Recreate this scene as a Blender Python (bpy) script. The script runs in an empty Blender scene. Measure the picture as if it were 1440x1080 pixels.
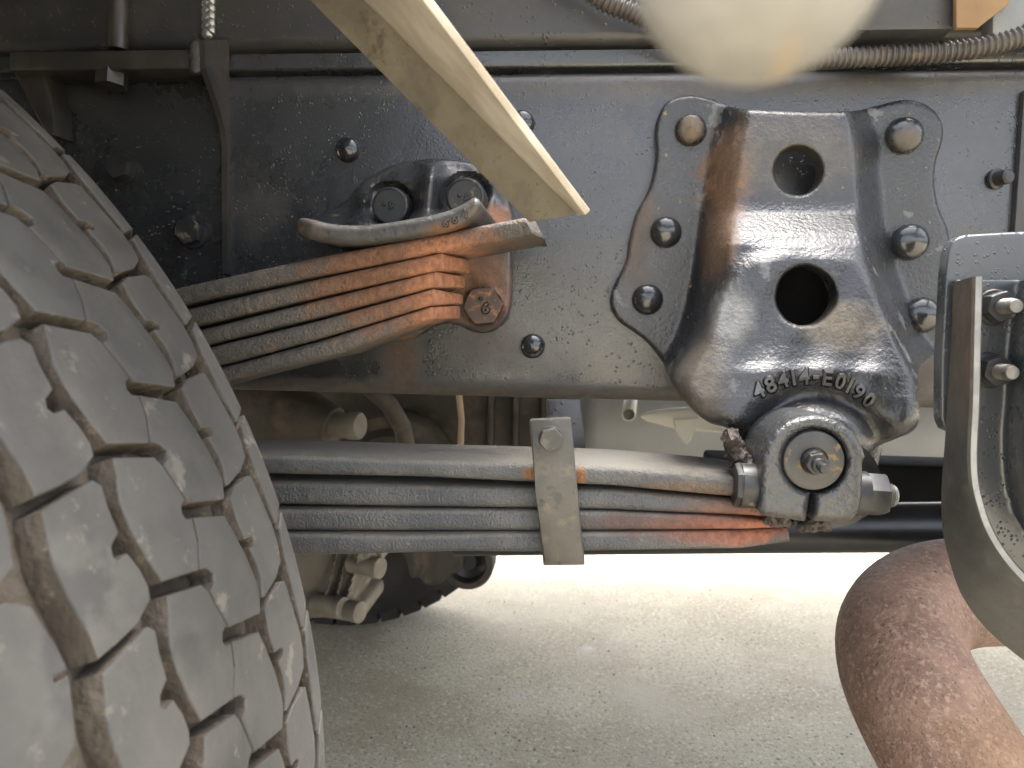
import bpy, bmesh, math, random
import numpy as np
from mathutils import Vector, Matrix, Euler
from mathutils.geometry import delaunay_2d_cdt
R_ = math.radians
random.seed(7)
rng = np.random.default_rng(7)
scene = bpy.context.scene
C = bpy.context.collection

# ------------------------------------------------------------------ camera
F = 1048.0; CAM_H = 0.76
YAW, PITCH, ROLL = R_(4.8), R_(4.37), R_(1.05)
rot = Matrix.Rotation(YAW, 3, 'Z') @ Matrix.Rotation(math.pi/2 - PITCH, 3, 'X') @ Matrix.Rotation(ROLL, 3, 'Z')
cd = bpy.data.cameras.new('camera'); cam = bpy.data.objects.new('camera', cd); C.objects.link(cam)
cam.matrix_world = Matrix.Translation((0, 0, CAM_H)) @ rot.to_4x4()
cd.sensor_width = 36; cd.lens = 36*F/1440; cd.clip_start = 0.01; cd.clip_end = 2000
cd.dof.use_dof = True; cd.dof.focus_distance = 0.56; cd.dof.aperture_fstop = 12.0
scene.camera = cam
RM = np.array([[rot[i][j] for j in range(3)] for i in range(3)])

# ------------------------------------------------------------------ light
SUN_EL, SUN_AZ = R_(75), R_(20)          # sun stands beyond the truck, a little to the right
w = bpy.data.worlds.new('World'); scene.world = w; w.use_nodes = True
nt = w.node_tree; bg = nt.nodes['Background']
sky = nt.nodes.new('ShaderNodeTexSky'); sky.sky_type = 'NISHITA'; sky.sun_disc = False
sky.sun_elevation = SUN_EL; sky.sun_rotation = SUN_AZ; sky.air_density = .8; sky.dust_density = 6.0; sky.ozone_density = .6
hs_ = nt.nodes.new('ShaderNodeHueSaturation'); hs_.inputs['Saturation'].default_value = .45
nt.links.new(sky.outputs[0], hs_.inputs['Color']); nt.links.new(hs_.outputs[0], bg.inputs[0]); bg.inputs[1].default_value = 0.15
sd_ = bpy.data.lights.new('sun', 'SUN'); sun = bpy.data.objects.new('sun', sd_); C.objects.link(sun)
sd_.energy = .9; sd_.angle = R_(18.0); sd_.color = (1, .95, .87)
sdir = Vector((math.sin(SUN_AZ)*math.cos(SUN_EL), math.cos(SUN_AZ)*math.cos(SUN_EL), math.sin(SUN_EL)))
sun.rotation_euler = sdir.to_track_quat('Z', 'Y').to_euler(); sun.location = (0, 0, 6)
vs = scene.view_settings
vs.view_transform = 'Standard'; vs.look = 'None'; vs.gamma = 1; vs.use_curve_mapping = False
vs.exposure = 2.9

# ------------------------------------------------------------------ pixel <-> place
def rays(px, py):
    px = np.asarray(px, float); py = np.asarray(py, float)
    d = np.stack([(px-720)/F, -(py-540)/F, -np.ones_like(px)], -1)
    return d @ RM.T
def pws(px, py, Y):
    d = rays(px, py); t = np.asarray(Y, float)/d[..., 1]
    p = d*t[..., None]; p[..., 2] += CAM_H
    return p
def pw(px, py, Y):
    return Vector(pws(np.array([px]), np.array([py]), np.array([Y]))[0])
def pxl(n, Y): return n*Y/F                     # n pixels at depth Y in metres

# ------------------------------------------------------------------ curves
def catmull(P, n=6, closed=False):
    P = np.asarray(P, float); out = []
    m = len(P)
    for i in range(m if closed else m-1):
        if closed: a, b, c, d = P[(i-1) % m], P[i], P[(i+1) % m], P[(i+2) % m]
        else: a, b, c, d = P[max(i-1, 0)], P[i], P[i+1], P[min(i+2, m-1)]
        for k in range(n):
            t = k/n
            out.append(.5*((2*b)+(c-a)*t+(2*a-5*b+4*c-d)*t*t+(3*b-a-3*c+d)*t**3))
    if not closed: out.append(P[-1])
    return np.array(out)
def resample(P, step, closed=False):
    P = np.asarray(P, float)
    Q = np.vstack([P, P[:1]]) if closed else P
    L = np.r_[0, np.cumsum(np.linalg.norm(np.diff(Q, axis=0), axis=1))]
    n = max(3, int(round(L[-1]/step)))
    t = np.linspace(0, L[-1], n+1)
    if closed: t = t[:-1]
    return np.stack([np.interp(t, L, Q[:, k]) for k in range(Q.shape[1])], -1)
def psd(x, y, poly):
    """signed distance to a polygon, positive inside"""
    P = np.asarray(poly, float); x = np.asarray(x, float); y = np.asarray(y, float)
    A = P; B = np.roll(P, -1, 0)
    d2 = np.full(x.shape, 1e18); ins = np.zeros(x.shape, bool)
    for (ax, ay), (bx, by) in zip(A, B):
        ex, ey = bx-ax, by-ay; l = ex*ex+ey*ey+1e-12
        t = np.clip(((x-ax)*ex+(y-ay)*ey)/l, 0, 1)
        d2 = np.minimum(d2, (x-ax-t*ex)**2+(y-ay-t*ey)**2)
        if ay != by:
            c = ((ay > y) != (by > y)) & (x < (bx-ax)*(y-ay)/(by-ay)+ax)
            ins ^= c
    d = np.sqrt(d2)
    return np.where(ins, d, -d)
def S(t):
    t = np.clip(t, 0, 1); return t*t*(3-2*t)
def circ(cx, cy, r, n=32, wob=0):
    a = np.linspace(0, 2*math.pi, n, endpoint=False)
    rr = r*(1+wob*np.sin(3*a+1)+wob*.7*np.sin(7*a))
    return np.stack([cx+rr*np.cos(a), cy+rr*np.sin(a)], -1)

# ------------------------------------------------------------------ objects
def setp(o, label=None, cat=None, group=None, kind=None):
    if label: o['label'] = label
    if cat: o['category'] = cat
    if group: o['group'] = group
    if kind: o['kind'] = kind
    return o
def thing(name, label, cat, loc, group=None):
    o = bpy.data.objects.new(name, None); C.objects.link(o); o.location = loc; o.empty_display_size = .05
    return setp(o, label, cat, group)
def link(name, me, m, parent=None):
    o = bpy.data.objects.new(name, me); C.objects.link(o)
    if m and not me.materials: me.materials.append(m)
    if parent is not None:
        o.parent = parent
        o.matrix_parent_inverse = Matrix.Translation(parent.location).inverted() if parent.type == 'EMPTY' else parent.matrix_basis.inverted()
    return o
def mesh(name, V, Fc, m, parent=None, smooth=True, sharp=35):
    me = bpy.data.meshes.new(name); me.from_pydata([tuple(map(float, v)) for v in V], [], [tuple(map(int, f)) for f in Fc])
    bm = bmesh.new(); bm.from_mesh(me); bmesh.ops.recalc_face_normals(bm, faces=bm.faces)
    for f in bm.faces: f.smooth = smooth
    if smooth:
        for e in bm.edges:
            if len(e.link_faces) == 2 and e.calc_face_angle(0) > R_(sharp): e.smooth = False
    bm.to_mesh(me); bm.free()
    return link(name, me, m, parent)
class MB:
    def __init__(s): s.V = []; s.F = []
    def add(s, V, Fc):
        o = len(s.V); s.V += [tuple(map(float, v)) for v in V]; s.F += [tuple(int(i)+o for i in f) for f in Fc]; return s
    def build(s, name, m, parent=None, **k): return mesh(name, s.V, s.F, m, parent, **k)
def frame_of(axis):
    a = Vector(axis).normalized()
    u = a.orthogonal().normalized()
    if abs(a.y) > .7: u = (Vector((1, 0, 0)) - a*a.x).normalized()
    elif abs(a.z) > .7: u = (Vector((1, 0, 0)) - a*a.x).normalized()
    else: u = (Vector((0, 0, 1)) - a*a.z).normalized()
    return a, u, a.cross(u)
def lathe_data(prof, c, axis, seg=24, phase=0, hexr=None):
    """prof = [(radius, height along axis)]"""
    a, u, v = frame_of(axis); c = Vector(c); V = []; Fc = []
    rings = []
    for r, hh in prof:
        if r < 1e-6:
            rings.append([len(V)]); V.append(c+a*hh)
        else:
            rg = []
            for k in range(seg):
                t = phase+2*math.pi*k/seg
                rg.append(len(V)); V.append(c+a*hh+(u*math.cos(t)+v*math.sin(t))*r)
            rings.append(rg)
    for A, B in zip(rings[:-1], rings[1:]):
        for k in range(seg):
            k2 = (k+1) % seg
            if len(A) == 1 and len(B) == 1: continue
            if len(A) == 1: Fc.append((A[0], B[k], B[k2]))
            elif len(B) == 1: Fc.append((A[k], A[k2], B[0]))
            else: Fc.append((A[k], A[k2], B[k2], B[k]))
    return V, Fc
def lathe(name, prof, c, axis, m, parent=None, seg=24, phase=0, sharp=35):
    return mesh(name, *lathe_data(prof, c, axis, seg, phase), m, parent, sharp=sharp)
def hex_data(c, axis, r, h, phase=0):
    """hexagon head with a chamfered crown: circle-cut corners"""
    a, u, v = frame_of(axis); c = Vector(c)
    V = []; Fc = []
    n = 24
    def hr(t): 
        t = (t) % (math.pi/3) - math.pi/6
        return r*math.cos(math.pi/6)/math.cos(t)
    rows = []
    for lvl in range(4):
        row = []
        for k in range(n):
            t = 2*math.pi*k/n; R0 = hr(t)
            if lvl == 0: rr, hh = R0, 0
            elif lvl == 1: rr, hh = R0, h-.35*max(0, R0-r*.88)-.06*h
            elif lvl == 2: rr, hh = min(R0, r*.965)*.97, h
            else: rr, hh = r*.4, h*.985
            d = u*math.cos(t+phase)+v*math.sin(t+phase)
            row.append(len(V)); V.append(c+a*hh+d*rr)
        rows.append(row)
    for A, B in zip(rows[:-1], rows[1:]):
        for k in range(n): Fc.append((A[k], A[(k+1) % n], B[(k+1) % n], B[k]))
    Fc.append(tuple(rows[-1]))
    return V, Fc
def tube_data(P, rad, seg=16, caps=True, up=(0, 0, 1)):
    P = [Vector(p) for p in P]; V = []; Fc = []; n = len(P)
    rad = [rad]*n if np.isscalar(rad) else list(rad)
    u = None; rows = []
    for i in range(n):
        t = (P[min(i+1, n-1)]-P[max(i-1, 0)]).normalized()
        if u is None:
            u = Vector(up); u = (u-t*u.dot(t))
            if u.length < 1e-3: u = t.orthogonal()
            u.normalize()
        else: u = (u-t*u.dot(t)).normalized()
        v = t.cross(u); row = []
        for k in range(seg):
            a = 2*math.pi*k/seg; row.append(len(V)); V.append(P[i]+(u*math.cos(a)+v*math.sin(a))*rad[i])
        rows.append(row)
    for A, B in zip(rows[:-1], rows[1:]):
        for k in range(seg): Fc.append((A[k], A[(k+1) % seg], B[(k+1) % seg], B[k]))
    if caps: Fc.append(tuple(rows[0][::-1])); Fc.append(tuple(rows[-1]))
    return V, Fc
def tube(name, P, rad, m, parent=None, seg=16, **k): return mesh(name, *tube_data(P, rad, seg), m, parent, **k)
def box_data(x0, x1, y0, y1, z0, z1, b=.002):
    """box with bevelled edges along all directions (chamfer b)"""
    bm = bmesh.new(); bmesh.ops.create_cube(bm, size=1)
    for v in bm.verts:
        v.co = Vector(((x0+x1)/2+v.co.x*(x1-x0), (y0+y1)/2+v.co.y*(y1-y0), (z0+z1)/2+v.co.z*(z1-z0)))
    if b: bmesh.ops.bevel(bm, geom=list(bm.edges), offset=b, segments=2, profile=.5, affect='EDGES')
    V = [v.co.copy() for v in bm.verts]; bm.verts.index_update(); Fc = [[v.index for v in f.verts] for f in bm.faces]; bm.free()
    return V, Fc
def box(name, a, m, parent=None, b=.002): return mesh(name, *box_data(*a, b=b), m, parent)

def relief(name, outline, depth, m, parent=None, step=5, holes=(), back=.02, back_abs=None, rnd=4, rdep=None, smooth_outline=True, edge_fn=None):
    """a casting whose face is seen: outline and holes are pixel curves, depth(x, y) gives the distance of each point.
    The face is a fine triangle net in real space, its rim goes straight back along the truck's cross axis."""
    oc = resample(outline, step, True); hs = [resample(h, min(step, 2.2), True) for h in holes]
    pts = list(map(tuple, oc)); edges = [(i, (i+1) % len(oc)) for i in range(len(oc))]
    for h in hs:
        o = len(pts); pts += list(map(tuple, h)); edges += [(o+i, o+(i+1) % len(h)) for i in range(len(h))]
    lo, hi = oc.min(0), oc.max(0)
    gx, gy = np.meshgrid(np.arange(lo[0], hi[0], step), np.arange(lo[1], hi[1], step*.87))
    gx = gx+(np.arange(gx.shape[0]) % 2)[:, None]*step*.5
    gx = gx.ravel(); gy = gy.ravel()
    gap = max(step*.55, rnd*1.25)
    keep = psd(gx, gy, oc) > gap
    for h in hs: keep &= psd(gx, gy, h) < -gap
    gx, gy = gx[keep], gy[keep]
    for loop, sg in [(oc, 1)]+[(h, -1) for h in hs]:     # rings that carry the rounded rim
        tg_ = np.roll(loop, -1, 0)-np.roll(loop, 1, 0); nr_ = np.stack([-tg_[:, 1], tg_[:, 0]], -1); nr_ /= np.linalg.norm(nr_, axis=1)[:, None]+1e-9
        tst = loop+nr_*.5; inn = psd(tst[:, 0], tst[:, 1], loop)
        nr_ = np.where((inn > 0)[:, None], nr_, -nr_)*sg
        for fr in (.12, .34, .65, 1.0):
            q_ = loop+nr_*(rnd*fr)
            k_ = psd(q_[:, 0], q_[:, 1], oc) > rnd*fr*.93
            for h in hs: k_ &= -psd(q_[:, 0], q_[:, 1], h) > rnd*fr*.93
            gx = np.r_[gx, q_[k_, 0]]; gy = np.r_[gy, q_[k_, 1]]
    pts += list(zip(gx, gy))
    vv, ee, ff, *_ = delaunay_2d_cdt([Vector(p) for p in pts], edges, [], 0, 1e-5)
    X = np.array([v[0] for v in vv]); Yy = np.array([v[1] for v in vv]); T = np.array([f for f in ff if len(f) == 3])
    cx = X[T].mean(1); cy = Yy[T].mean(1)
    ok = psd(cx, cy, oc) > 0
    for h in hs: ok &= psd(cx, cy, h) < 0
    T = T[ok]
    D = depth(X, Yy)
    d = np.clip(psd(X, Yy, oc), 0, None)
    for h in hs: d = np.minimum(d, np.clip(-psd(X, Yy, h), 0, None))
    rdep_ = rdep if rdep is not None else pxl(rnd, .6)
    q = np.clip(1-d/rnd, 0, 1); D = D+rdep_*(1-np.sqrt(np.clip(1-q*q, 0, 1)))
    P = pws(X, Yy, D)
    V = [tuple(p) for p in P]; Fc = [tuple(t) for t in T]
    # rim
    from collections import Counter
    cnt = Counter()
    for a, b, c in T:
        for e in ((a, b), (b, c), (c, a)): cnt[(min(e), max(e))] += 1
    bnd = [(a, b, c) for a, b, c in T]
    be = [e for e, n in cnt.items() if n == 1]
    mp = {}
    def bk(i):
        if i not in mp:
            p = P[i].copy(); p[1] = back_abs if back_abs is not None else p[1]+back
            if p[1] < P[i][1]: p[1] = P[i][1]+.001
            mp[i] = len(V); V.append(tuple(p))
        return mp[i]
    for a, b in be: Fc.append((a, b, bk(b), bk(a)))
    return mesh(name, V, Fc, m, parent, sharp=50)

def bar(name, top, bot, yf, yb, m, parent=None, n=40, rr=.36, end_round=True):
    """a flat spring leaf: front-top and front-bottom pixel curves, front and back depth per control point"""
    top = np.asarray(top, float); bot = np.asarray(bot, float)
    yf = np.full(len(top), yf) if np.isscalar(yf) else np.asarray(yf, float)
    yb = np.full(len(top), yb) if np.isscalar(yb) else np.asarray(yb, float)
    T = pws(top[:, 0], top[:, 1], yf); B = pws(bot[:, 0], bot[:, 1], yf)
    full = np.c_[T, B, yf, yb]
    L = np.r_[0, np.cumsum(np.linalg.norm(np.diff(T, axis=0), axis=1))]
    ts = np.unique(np.r_[np.linspace(0, L[-1], n), L]); full = np.stack([np.interp(ts, L, full[:, k]) for k in range(8)], -1)
    V = []; Fc = []; rows = []
    for r in full:
        t, b, f, k = r[:3], r[3:6], r[6], r[7]
        th = np.linalg.norm(t-b); e = th*rr
        prof = []
        up = (t-b)/th
        def pt(v, y):      # v: 0 bottom 1 top in metres from bottom
            p = b+up*v; return (p[0], y, p[2])
        for (vc, yc, a0) in ((th-e, f+e, 90), (e, f+e, 180), (e, k-e, 270), (th-e, k-e, 0)):
            for s in range(5):
                a = R_(a0+90*s/4)
                prof.append(pt(vc+e*math.sin(a), yc+e*math.cos(a)))
        rows.append(list(range(len(V), len(V)+len(prof)))); V += prof
    for A, Bq in zip(rows[:-1], rows[1:]):
        q = len(A)
        for k in range(q): Fc.append((A[k], A[(k+1) % q], Bq[(k+1) % q], Bq[k]))
    Fc.append(tuple(rows[0])); Fc.append(tuple(rows[-1][::-1]))
    return mesh(name, V, Fc, m, parent)

def glyph(ch, size, bold=.02):
    cu = bpy.data.curves.new('t', 'FONT'); cu.body = ch; cu.size = size; cu.align_x = 'CENTER'; cu.align_y = 'CENTER'; cu.offset = bold*size*.5; cu.resolution_u = 3
    o = bpy.data.objects.new('t', cu); C.objects.link(o)
    bpy.context.view_layer.update()
    dg = bpy.context.evaluated_depsgraph_get(); me = bpy.data.meshes.new_from_object(o.evaluated_get(dg))
    bm = bmesh.new(); bm.from_mesh(me); bmesh.ops.remove_doubles(bm, verts=bm.verts, dist=size*1e-3); bmesh.ops.triangulate(bm, faces=bm.faces)
    bm.verts.index_update()
    V = np.array([v.co[:2] for v in bm.verts]); Fc = [[v.index for v in f.verts] for f in bm.faces]
    be = [(e.verts[0].index, e.verts[1].index) for e in bm.edges if len(e.link_faces) == 1]
    bm.free(); bpy.data.objects.remove(o); bpy.data.curves.remove(cu); bpy.data.meshes.remove(me)
    V = V-(V.min(0)+V.max(0))/2
    return V, Fc, be
def wall_mat(o, m):
    o.data.materials.append(m)
    n = len(o.data.polygons)
    for p in o.data.polygons:
        if len(p.vertices) == 4: p.material_index = 1
def raised_text(mb, items, depth, raise_=.0018):
    """items: (char, px, py, height px, clockwise degrees); letters stand proud of the surface depth(x, y)"""
    for ch, px, py, hh, ang in items:
        V, Fc, be = glyph(ch, hh*1.45, .045)
        a = R_(ang); x = V[:, 0]; y = -V[:, 1]
        X = px+x*math.cos(a)-y*math.sin(a); Y = py+x*math.sin(a)+y*math.cos(a)
        D = depth(X, Y)
        n = len(X); NX = np.zeros(n); NY = np.zeros(n)
        third = {}
        for tri in Fc:
            for i in range(3): third[(min(tri[i], tri[(i+1) % 3]), max(tri[i], tri[(i+1) % 3]))] = tri[(i+2) % 3]
        for p, q in be:
            ex, ey = X[q]-X[p], Y[q]-Y[p]; l = math.hypot(ex, ey)+1e-9; nx, ny = ey/l, -ex/l
            r3 = third[(min(p, q), max(p, q))]
            if (X[r3]-X[p])*nx+(Y[r3]-Y[p])*ny > 0: nx, ny = -nx, -ny
            for i in (p, q): NX[i] += nx; NY[i] += ny
        ln = np.hypot(NX, NY)+1e-9; ds = hh*.15
        XB = X+NX/ln*ds; YB_ = Y+NY/ln*ds
        f = pws(X, Y, D-raise_); k = pws(XB, YB_, depth(XB, YB_)+.0006)
        mb.add(np.vstack([f, k]), Fc+[(p, q, q+n, p+n) for p, q in be])

# ------------------------------------------------------------------ materials
def mat(name, base, base2=None, nscale=8, rough=.5, rough2=None, metal=0, spec=.5, bumps=(), spots=(), grime=(), dust=None, coat=0, contrast=(.4, .6)):
    m = bpy.data.materials.new(name); m.use_nodes = True; t = m.node_tree; N = t.nodes; Lk = t.links.new
    p = N['Principled BSDF']; pos = N.new('ShaderNodeNewGeometry')
    def noise(sc, det=5, rg=.6, vec=None):
        n = N.new('ShaderNodeTexNoise'); n.inputs['Scale'].default_value = sc; n.inputs['Detail'].default_value = det; n.inputs['Roughness'].default_value = rg
        Lk(vec or pos.outputs['Position'], n.inputs['Vector']); return n.outputs[0]
    def ramp(v, lo, hi, a=0., b=1.):
        r = N.new('ShaderNodeMapRange'); r.interpolation_type = 'SMOOTHSTEP'
        for i, q in zip(('From Min', 'From Max', 'To Min', 'To Max'), (lo, hi, a, b)): r.inputs[i].default_value = q
        Lk(v, r.inputs['Value']); return r.outputs[0]
    def mixc(fac, a, b):
        x = N.new('ShaderNodeMix'); x.data_type = 'RGBA'
        Lk(fac, x.inputs['Factor'])
        for s, q in ((6, a), (7, b)):
            if isinstance(q, tuple): x.inputs[s].default_value = (*q, 1)
            else: Lk(q, x.inputs[s])
        return x.outputs[2]
    def mixf(fac, a, b):
        x = N.new('ShaderNodeMix'); x.data_type = 'FLOAT'; Lk(fac, x.inputs[0])
        for s, q in ((2, a), (3, b)):
            if isinstance(q, (int, float)): x.inputs[s].default_value = q
            else: Lk(q, x.inputs[s])
        return x.outputs[0]
    def math_(op, a, b):
        x = N.new('ShaderNodeMath'); x.operation = op
        for s, q in ((0, a), (1, b)):
            if isinstance(q, (int, float)): x.inputs[s].default_value = q
            else: Lk(q, x.inputs[s])
        return x.outputs[0]
    col = mixc(ramp(noise(nscale), *contrast), base, base2 or tuple(c*1.25 for c in base))
    ro = mixf(ramp(noise(nscale*2.7), .35, .65), rough, rough2 if rough2 is not None else rough*1.15)
    for (sc, lo, hi, c, r, amt) in grime:          # patches all over
        f = ramp(noise(sc, 8, .65), lo, hi, 0, amt); col = mixc(f, col, c); ro = mixf(f, ro, r)
    if dust:                                       # (colour, lo, hi, amount) settles on faces that look up
        s = N.new('ShaderNodeSeparateXYZ'); Lk(pos.outputs['Normal'], s.inputs[0])
        f = math_('MULTIPLY', ramp(s.outputs[2], dust[1], dust[2]), ramp(noise(60, 4), .2, .6, .5*dust[3], dust[3]))
        col = mixc(f, col, dust[0]); ro = mixf(f, ro, .9)
    met = None
    for (c, rad, colr, amt, nz, nsc, rr) in spots:  # rust and dirt stains: ellipsoid with a ragged edge
        mp = N.new('ShaderNodeMapping'); mp.vector_type = 'TEXTURE'; mp.inputs['Location'].default_value = c; mp.inputs['Scale'].default_value = rad
        Lk(pos.outputs['Position'], mp.inputs['Vector'])
        ln = N.new('ShaderNodeVectorMath'); ln.operation = 'LENGTH'; Lk(mp.outputs[0], ln.inputs[0])
        v = math_('ADD', ln.outputs['Value'], math_('MULTIPLY', math_('SUBTRACT', noise(nsc, 8, .7), .5), nz))
        f = ramp(v, .35, 1.05, amt, 0); 
        c2 = mixc(ramp(noise(nsc*2.3, 6), .35, .65), colr, tuple(q*.62 for q in colr))
        col = mixc(f, col, c2); ro = mixf(f, ro, rr)
    Lk(col, p.inputs['Base Color']); Lk(ro, p.inputs['Roughness'])
    p.inputs['Metallic'].default_value = metal; p.inputs['Specular IOR Level'].default_value = spec
    if coat: p.inputs['Coat Weight'].default_value = coat; p.inputs['Coat Roughness'].default_value = .12
    last = None
    for b in bumps:                                # (kind, scale, strength, distance[, lo, hi])
        kind, sc, st, di = b[:4]
        if kind == 'n': hgt = noise(sc, 4, .55)
        elif kind == 'd':                          # sparse droplets
            vo = N.new('ShaderNodeTexVoronoi'); vo.inputs['Scale'].default_value = sc; Lk(pos.outputs['Position'], vo.inputs['Vector'])
            hgt = math_('MULTIPLY', ramp(vo.outputs['Distance'], b[4], b[5], 1, 0), ramp(noise(sc*.35, 2), .5, .62))
        elif kind == 'p':                          # pits
            vo = N.new('ShaderNodeTexVoronoi'); vo.inputs['Scale'].default_value = sc; Lk(pos.outputs['Position'], vo.inputs['Vector'])
            hgt = ramp(vo.outputs['Distance'], b[4], b[5], 0, 1)
        bp = N.new('ShaderNodeBump'); bp.inputs['Strength'].default_value = st; bp.inputs['Distance'].default_value = di
        Lk(hgt, bp.inputs['Height'])
        if last: Lk(last, bp.inputs['Normal'])
        last = bp.outputs[0]
    if last: Lk(last, p.inputs['Normal'])
    return m
def sp(px, py, Y, rx, ry, rz, col, amt=.9, nz=.8, nsc=60, rr=.9):
    return (tuple(pw(px, py, Y)), (rx, ry, rz), col, amt, nz, nsc, rr)
ORANGE = (.27, .13, .07); RED = (.40, .115, .055); BROWN = (.16, .085, .04); TAN = (.30, .22, .13); MUD = (.17, .135, .095)
PAINT = (.022, .0235, .025)
M = {}
M['rail'] = mat('rail paint', PAINT, (.031, .0325, .034), 5, .22, .32, spec=.9, bumps=[('n', 520, .3, .0008), ('d', 300, .7, .0006, .1, .34), ('n', 14, .10, .01)],
    grime=[(9, .52, .75, (.10, .09, .075), .6, .35), (420, .66, .72, (.22, .20, .17), .7, .5)],
    spots=[sp(565, 515, .66, .022, .05, .05, (.11, .065, .035), .75, 1.3, 70), sp(700, 490, .66, .05, .05, .025, (.13, .10, .065), .4, 1.4, 70), sp(660, 553, .66, .35, .06, .015, (.085, .065, .047), .7, .9, 60),
           sp(1000, 118, .66, .45, .06, .016, (.08, .066, .05), .35, 1.1, 70), sp(1300, 556, .68, .1, .06, .06, (.07, .052, .036), .7, .6, 40)])
M['sub'] = mat('subframe paint', (.030, .031, .033), (.05, .048, .045), 6, .34, .45, bumps=[('n', 300, .12, .001), ('d', 230, .7, .0007, .1, .4)],
    grime=[(7, .5, .75, (.09, .078, .062), .7, .5)])
M['cast'] = mat('cast bracket paint', (.018, .0195, .021), (.026, .0275, .03), 9, .24, .33, spec=.7, bumps=[('n', 340, .42, .002), ('n', 700, .25, .0008), ('n', 25, .12, .008)],
    grime=[(30, .60, .64, (.13, .135, .13), .5, .65), (160, .64, .70, (.26, .17, .08), .6, .8)],
    spots=[sp(1022, 235, .61, .026, .06, .052, (.20, .10, .042), .85, 1.3, 90), sp(1010, 330, .6, .016, .06, .05, BROWN, .8, .8, 70), sp(1110, 210, .6, .075, .06, .045, (.075, .062, .045), .65, .9, 60, .5),
           sp(975, 530, .55, .03, .08, .06, (.085, .07, .05), .8, .8, 60), sp(1200, 455, .53, .04, .06, .025, (.17, .14, .10), .8, .9, 70), sp(895, 300, .65, .02, .03, .09, (.12, .08, .05), .5, .9, 50),
           sp(1110, 735, .5, .09, .08, .007, (.05, .042, .035), .9, .9, 90), sp(1030, 440, .55, .02, .05, .03, (.2, .2, .19), .7, 1.2, 40, .6)])
M['ear'] = mat('clamp ear paint', (.036, .038, .040), (.045, .047, .049), 12, .26, .34, spec=.8, bumps=[('n', 300, .6, .0028), ('n', 650, .3, .001)],
    spots=[sp(1110, 735, .48, .09, .08, .008, (.06, .05, .042), .95, .9, 90)])
M['letter'] = mat('worn raised letter', (.06, .062, .063), (.085, .085, .082), 60, .3, .4, spec=.6, bumps=[('n', 300, .4, .001)])
M['dark_rim'] = mat('dark rim round raised marks', (.008, .0075, .007), (.012, .011, .010), 60, .5, .6)  # darker sides around raised letters and marks
M['pin'] = mat('worn pin steel', (.045, .045, .044), (.062, .06, .056), 30, .4, .5, metal=.3, bumps=[('n', 300, .2, .0006)],
    grime=[(95, .58, .63, (.22, .15, .08), .8, .9)])
M['black'] = mat('black steel', (.012, .012, .013), (.02, .02, .02), 10, .3, .4, bumps=[('n', 200, .1, .001)])
M['rivet'] = mat('rivet paint', (.014, .016, .017), (.022, .022, .022), 30, .16, .24, spec=.8, bumps=[('n', 180, .12, .001)],
    spots=[sp(972, 182, .64, .013, .03, .014, (.17, .115, .062), .75, 1.3, 120), sp(1275, 195, .64, .013, .03, .012, (.10, .07, .04), .6, 1.4, 120)])
M['leaf'] = mat('leaf spring paint', (.050, .054, .060), (.082, .083, .082), 14, .36, .52, bumps=[('n', 200, .35, .0022), ('n', 600, .8, .0014), ('n', 45, .3, .005), ('p', 170, .35, .001, .05, .2)],
    grime=[(40, .55, .7, (.115, .10, .08), .6, .8), (110, .62, .68, (.09, .052, .034), .5, .9), (260, .64, .69, (.2, .19, .17), .7, .6), (380, .58, .63, (.022, .023, .025), .7, .5), (60, .58, .66, (.035, .037, .042), .6, .35)], dust=((.15, .14, .115), .35, .8, .9),
    spots=[sp(1062, 745, .5, .075, .08, .016, (.31, .115, .066), .95, .9, 75), sp(930, 740, .5, .07, .08, .012, (.13, .06, .04), .55, 1.3, 80), sp(1030, 717, .5, .04, .08, .013, (.19, .09, .06), .65, 1.2, 80),
           sp(744, 667, .5, .006, .02, .006, (.26, .12, .045), .9, .9, 130), sp(817, 671, .5, .005, .02, .008, (.26, .11, .04), .9, .9, 130), sp(980, 690, .5, .05, .05, .008, (.16, .11, .075), .8, .9, 70),
           sp(1000, 650, .53, .06, .09, .012, (.07, .062, .05), .8, .8, 70)])
M['helper'] = mat('helper leaf paint', (.055, .050, .043), (.075, .068, .058), 16, .5, .66, bumps=[('n', 210, .5, .003), ('n', 600, .8, .0014), ('n', 60, .35, .005), ('p', 150, .4, .001, .05, .2)],
    grime=[(55, .56, .68, (.11, .08, .056), .7, .9), (90, .62, .67, (.045, .026, .021), .7, .9), (330, .6, .65, (.03, .024, .02), .6, .8), (300, .66, .70, (.2, .16, .12), .6, .8)],
    spots=[sp(600, 395, .52, .095, .09, .055, (.23, .105, .055), .8, 1.6, 80), sp(500, 395, .5, .06, .08, .03, (.15, .072, .036), .55, 1.6, 80), sp(632, 400, .52, .036, .09, .05, (.36, .158, .082), .92, .9, 80)]
    )
M['hbrk'] = mat('helper bracket paint', (.026, .028, .030), (.038, .039, .040), 12, .24, .34, spec=.8, bumps=[('n', 320, .4, .002), ('n', 600, .3, .001)],
    grime=[(60, .58, .7, (.12, .10, .075), .6, .7)],
    spots=[sp(655, 395, .6, .058, .09, .055, ORANGE, .97, .4, 40), sp(690, 300, .6, .022, .09, .022, (.26, .105, .038), .9, 1.0, 90), sp(560, 470, .63, .03, .04, .02, (.14, .07, .033), .85, 1.0, 80), sp(640, 330, .5, .05, .05, .012, (.19, .09, .04), .6, 1.2, 80)])
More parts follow.
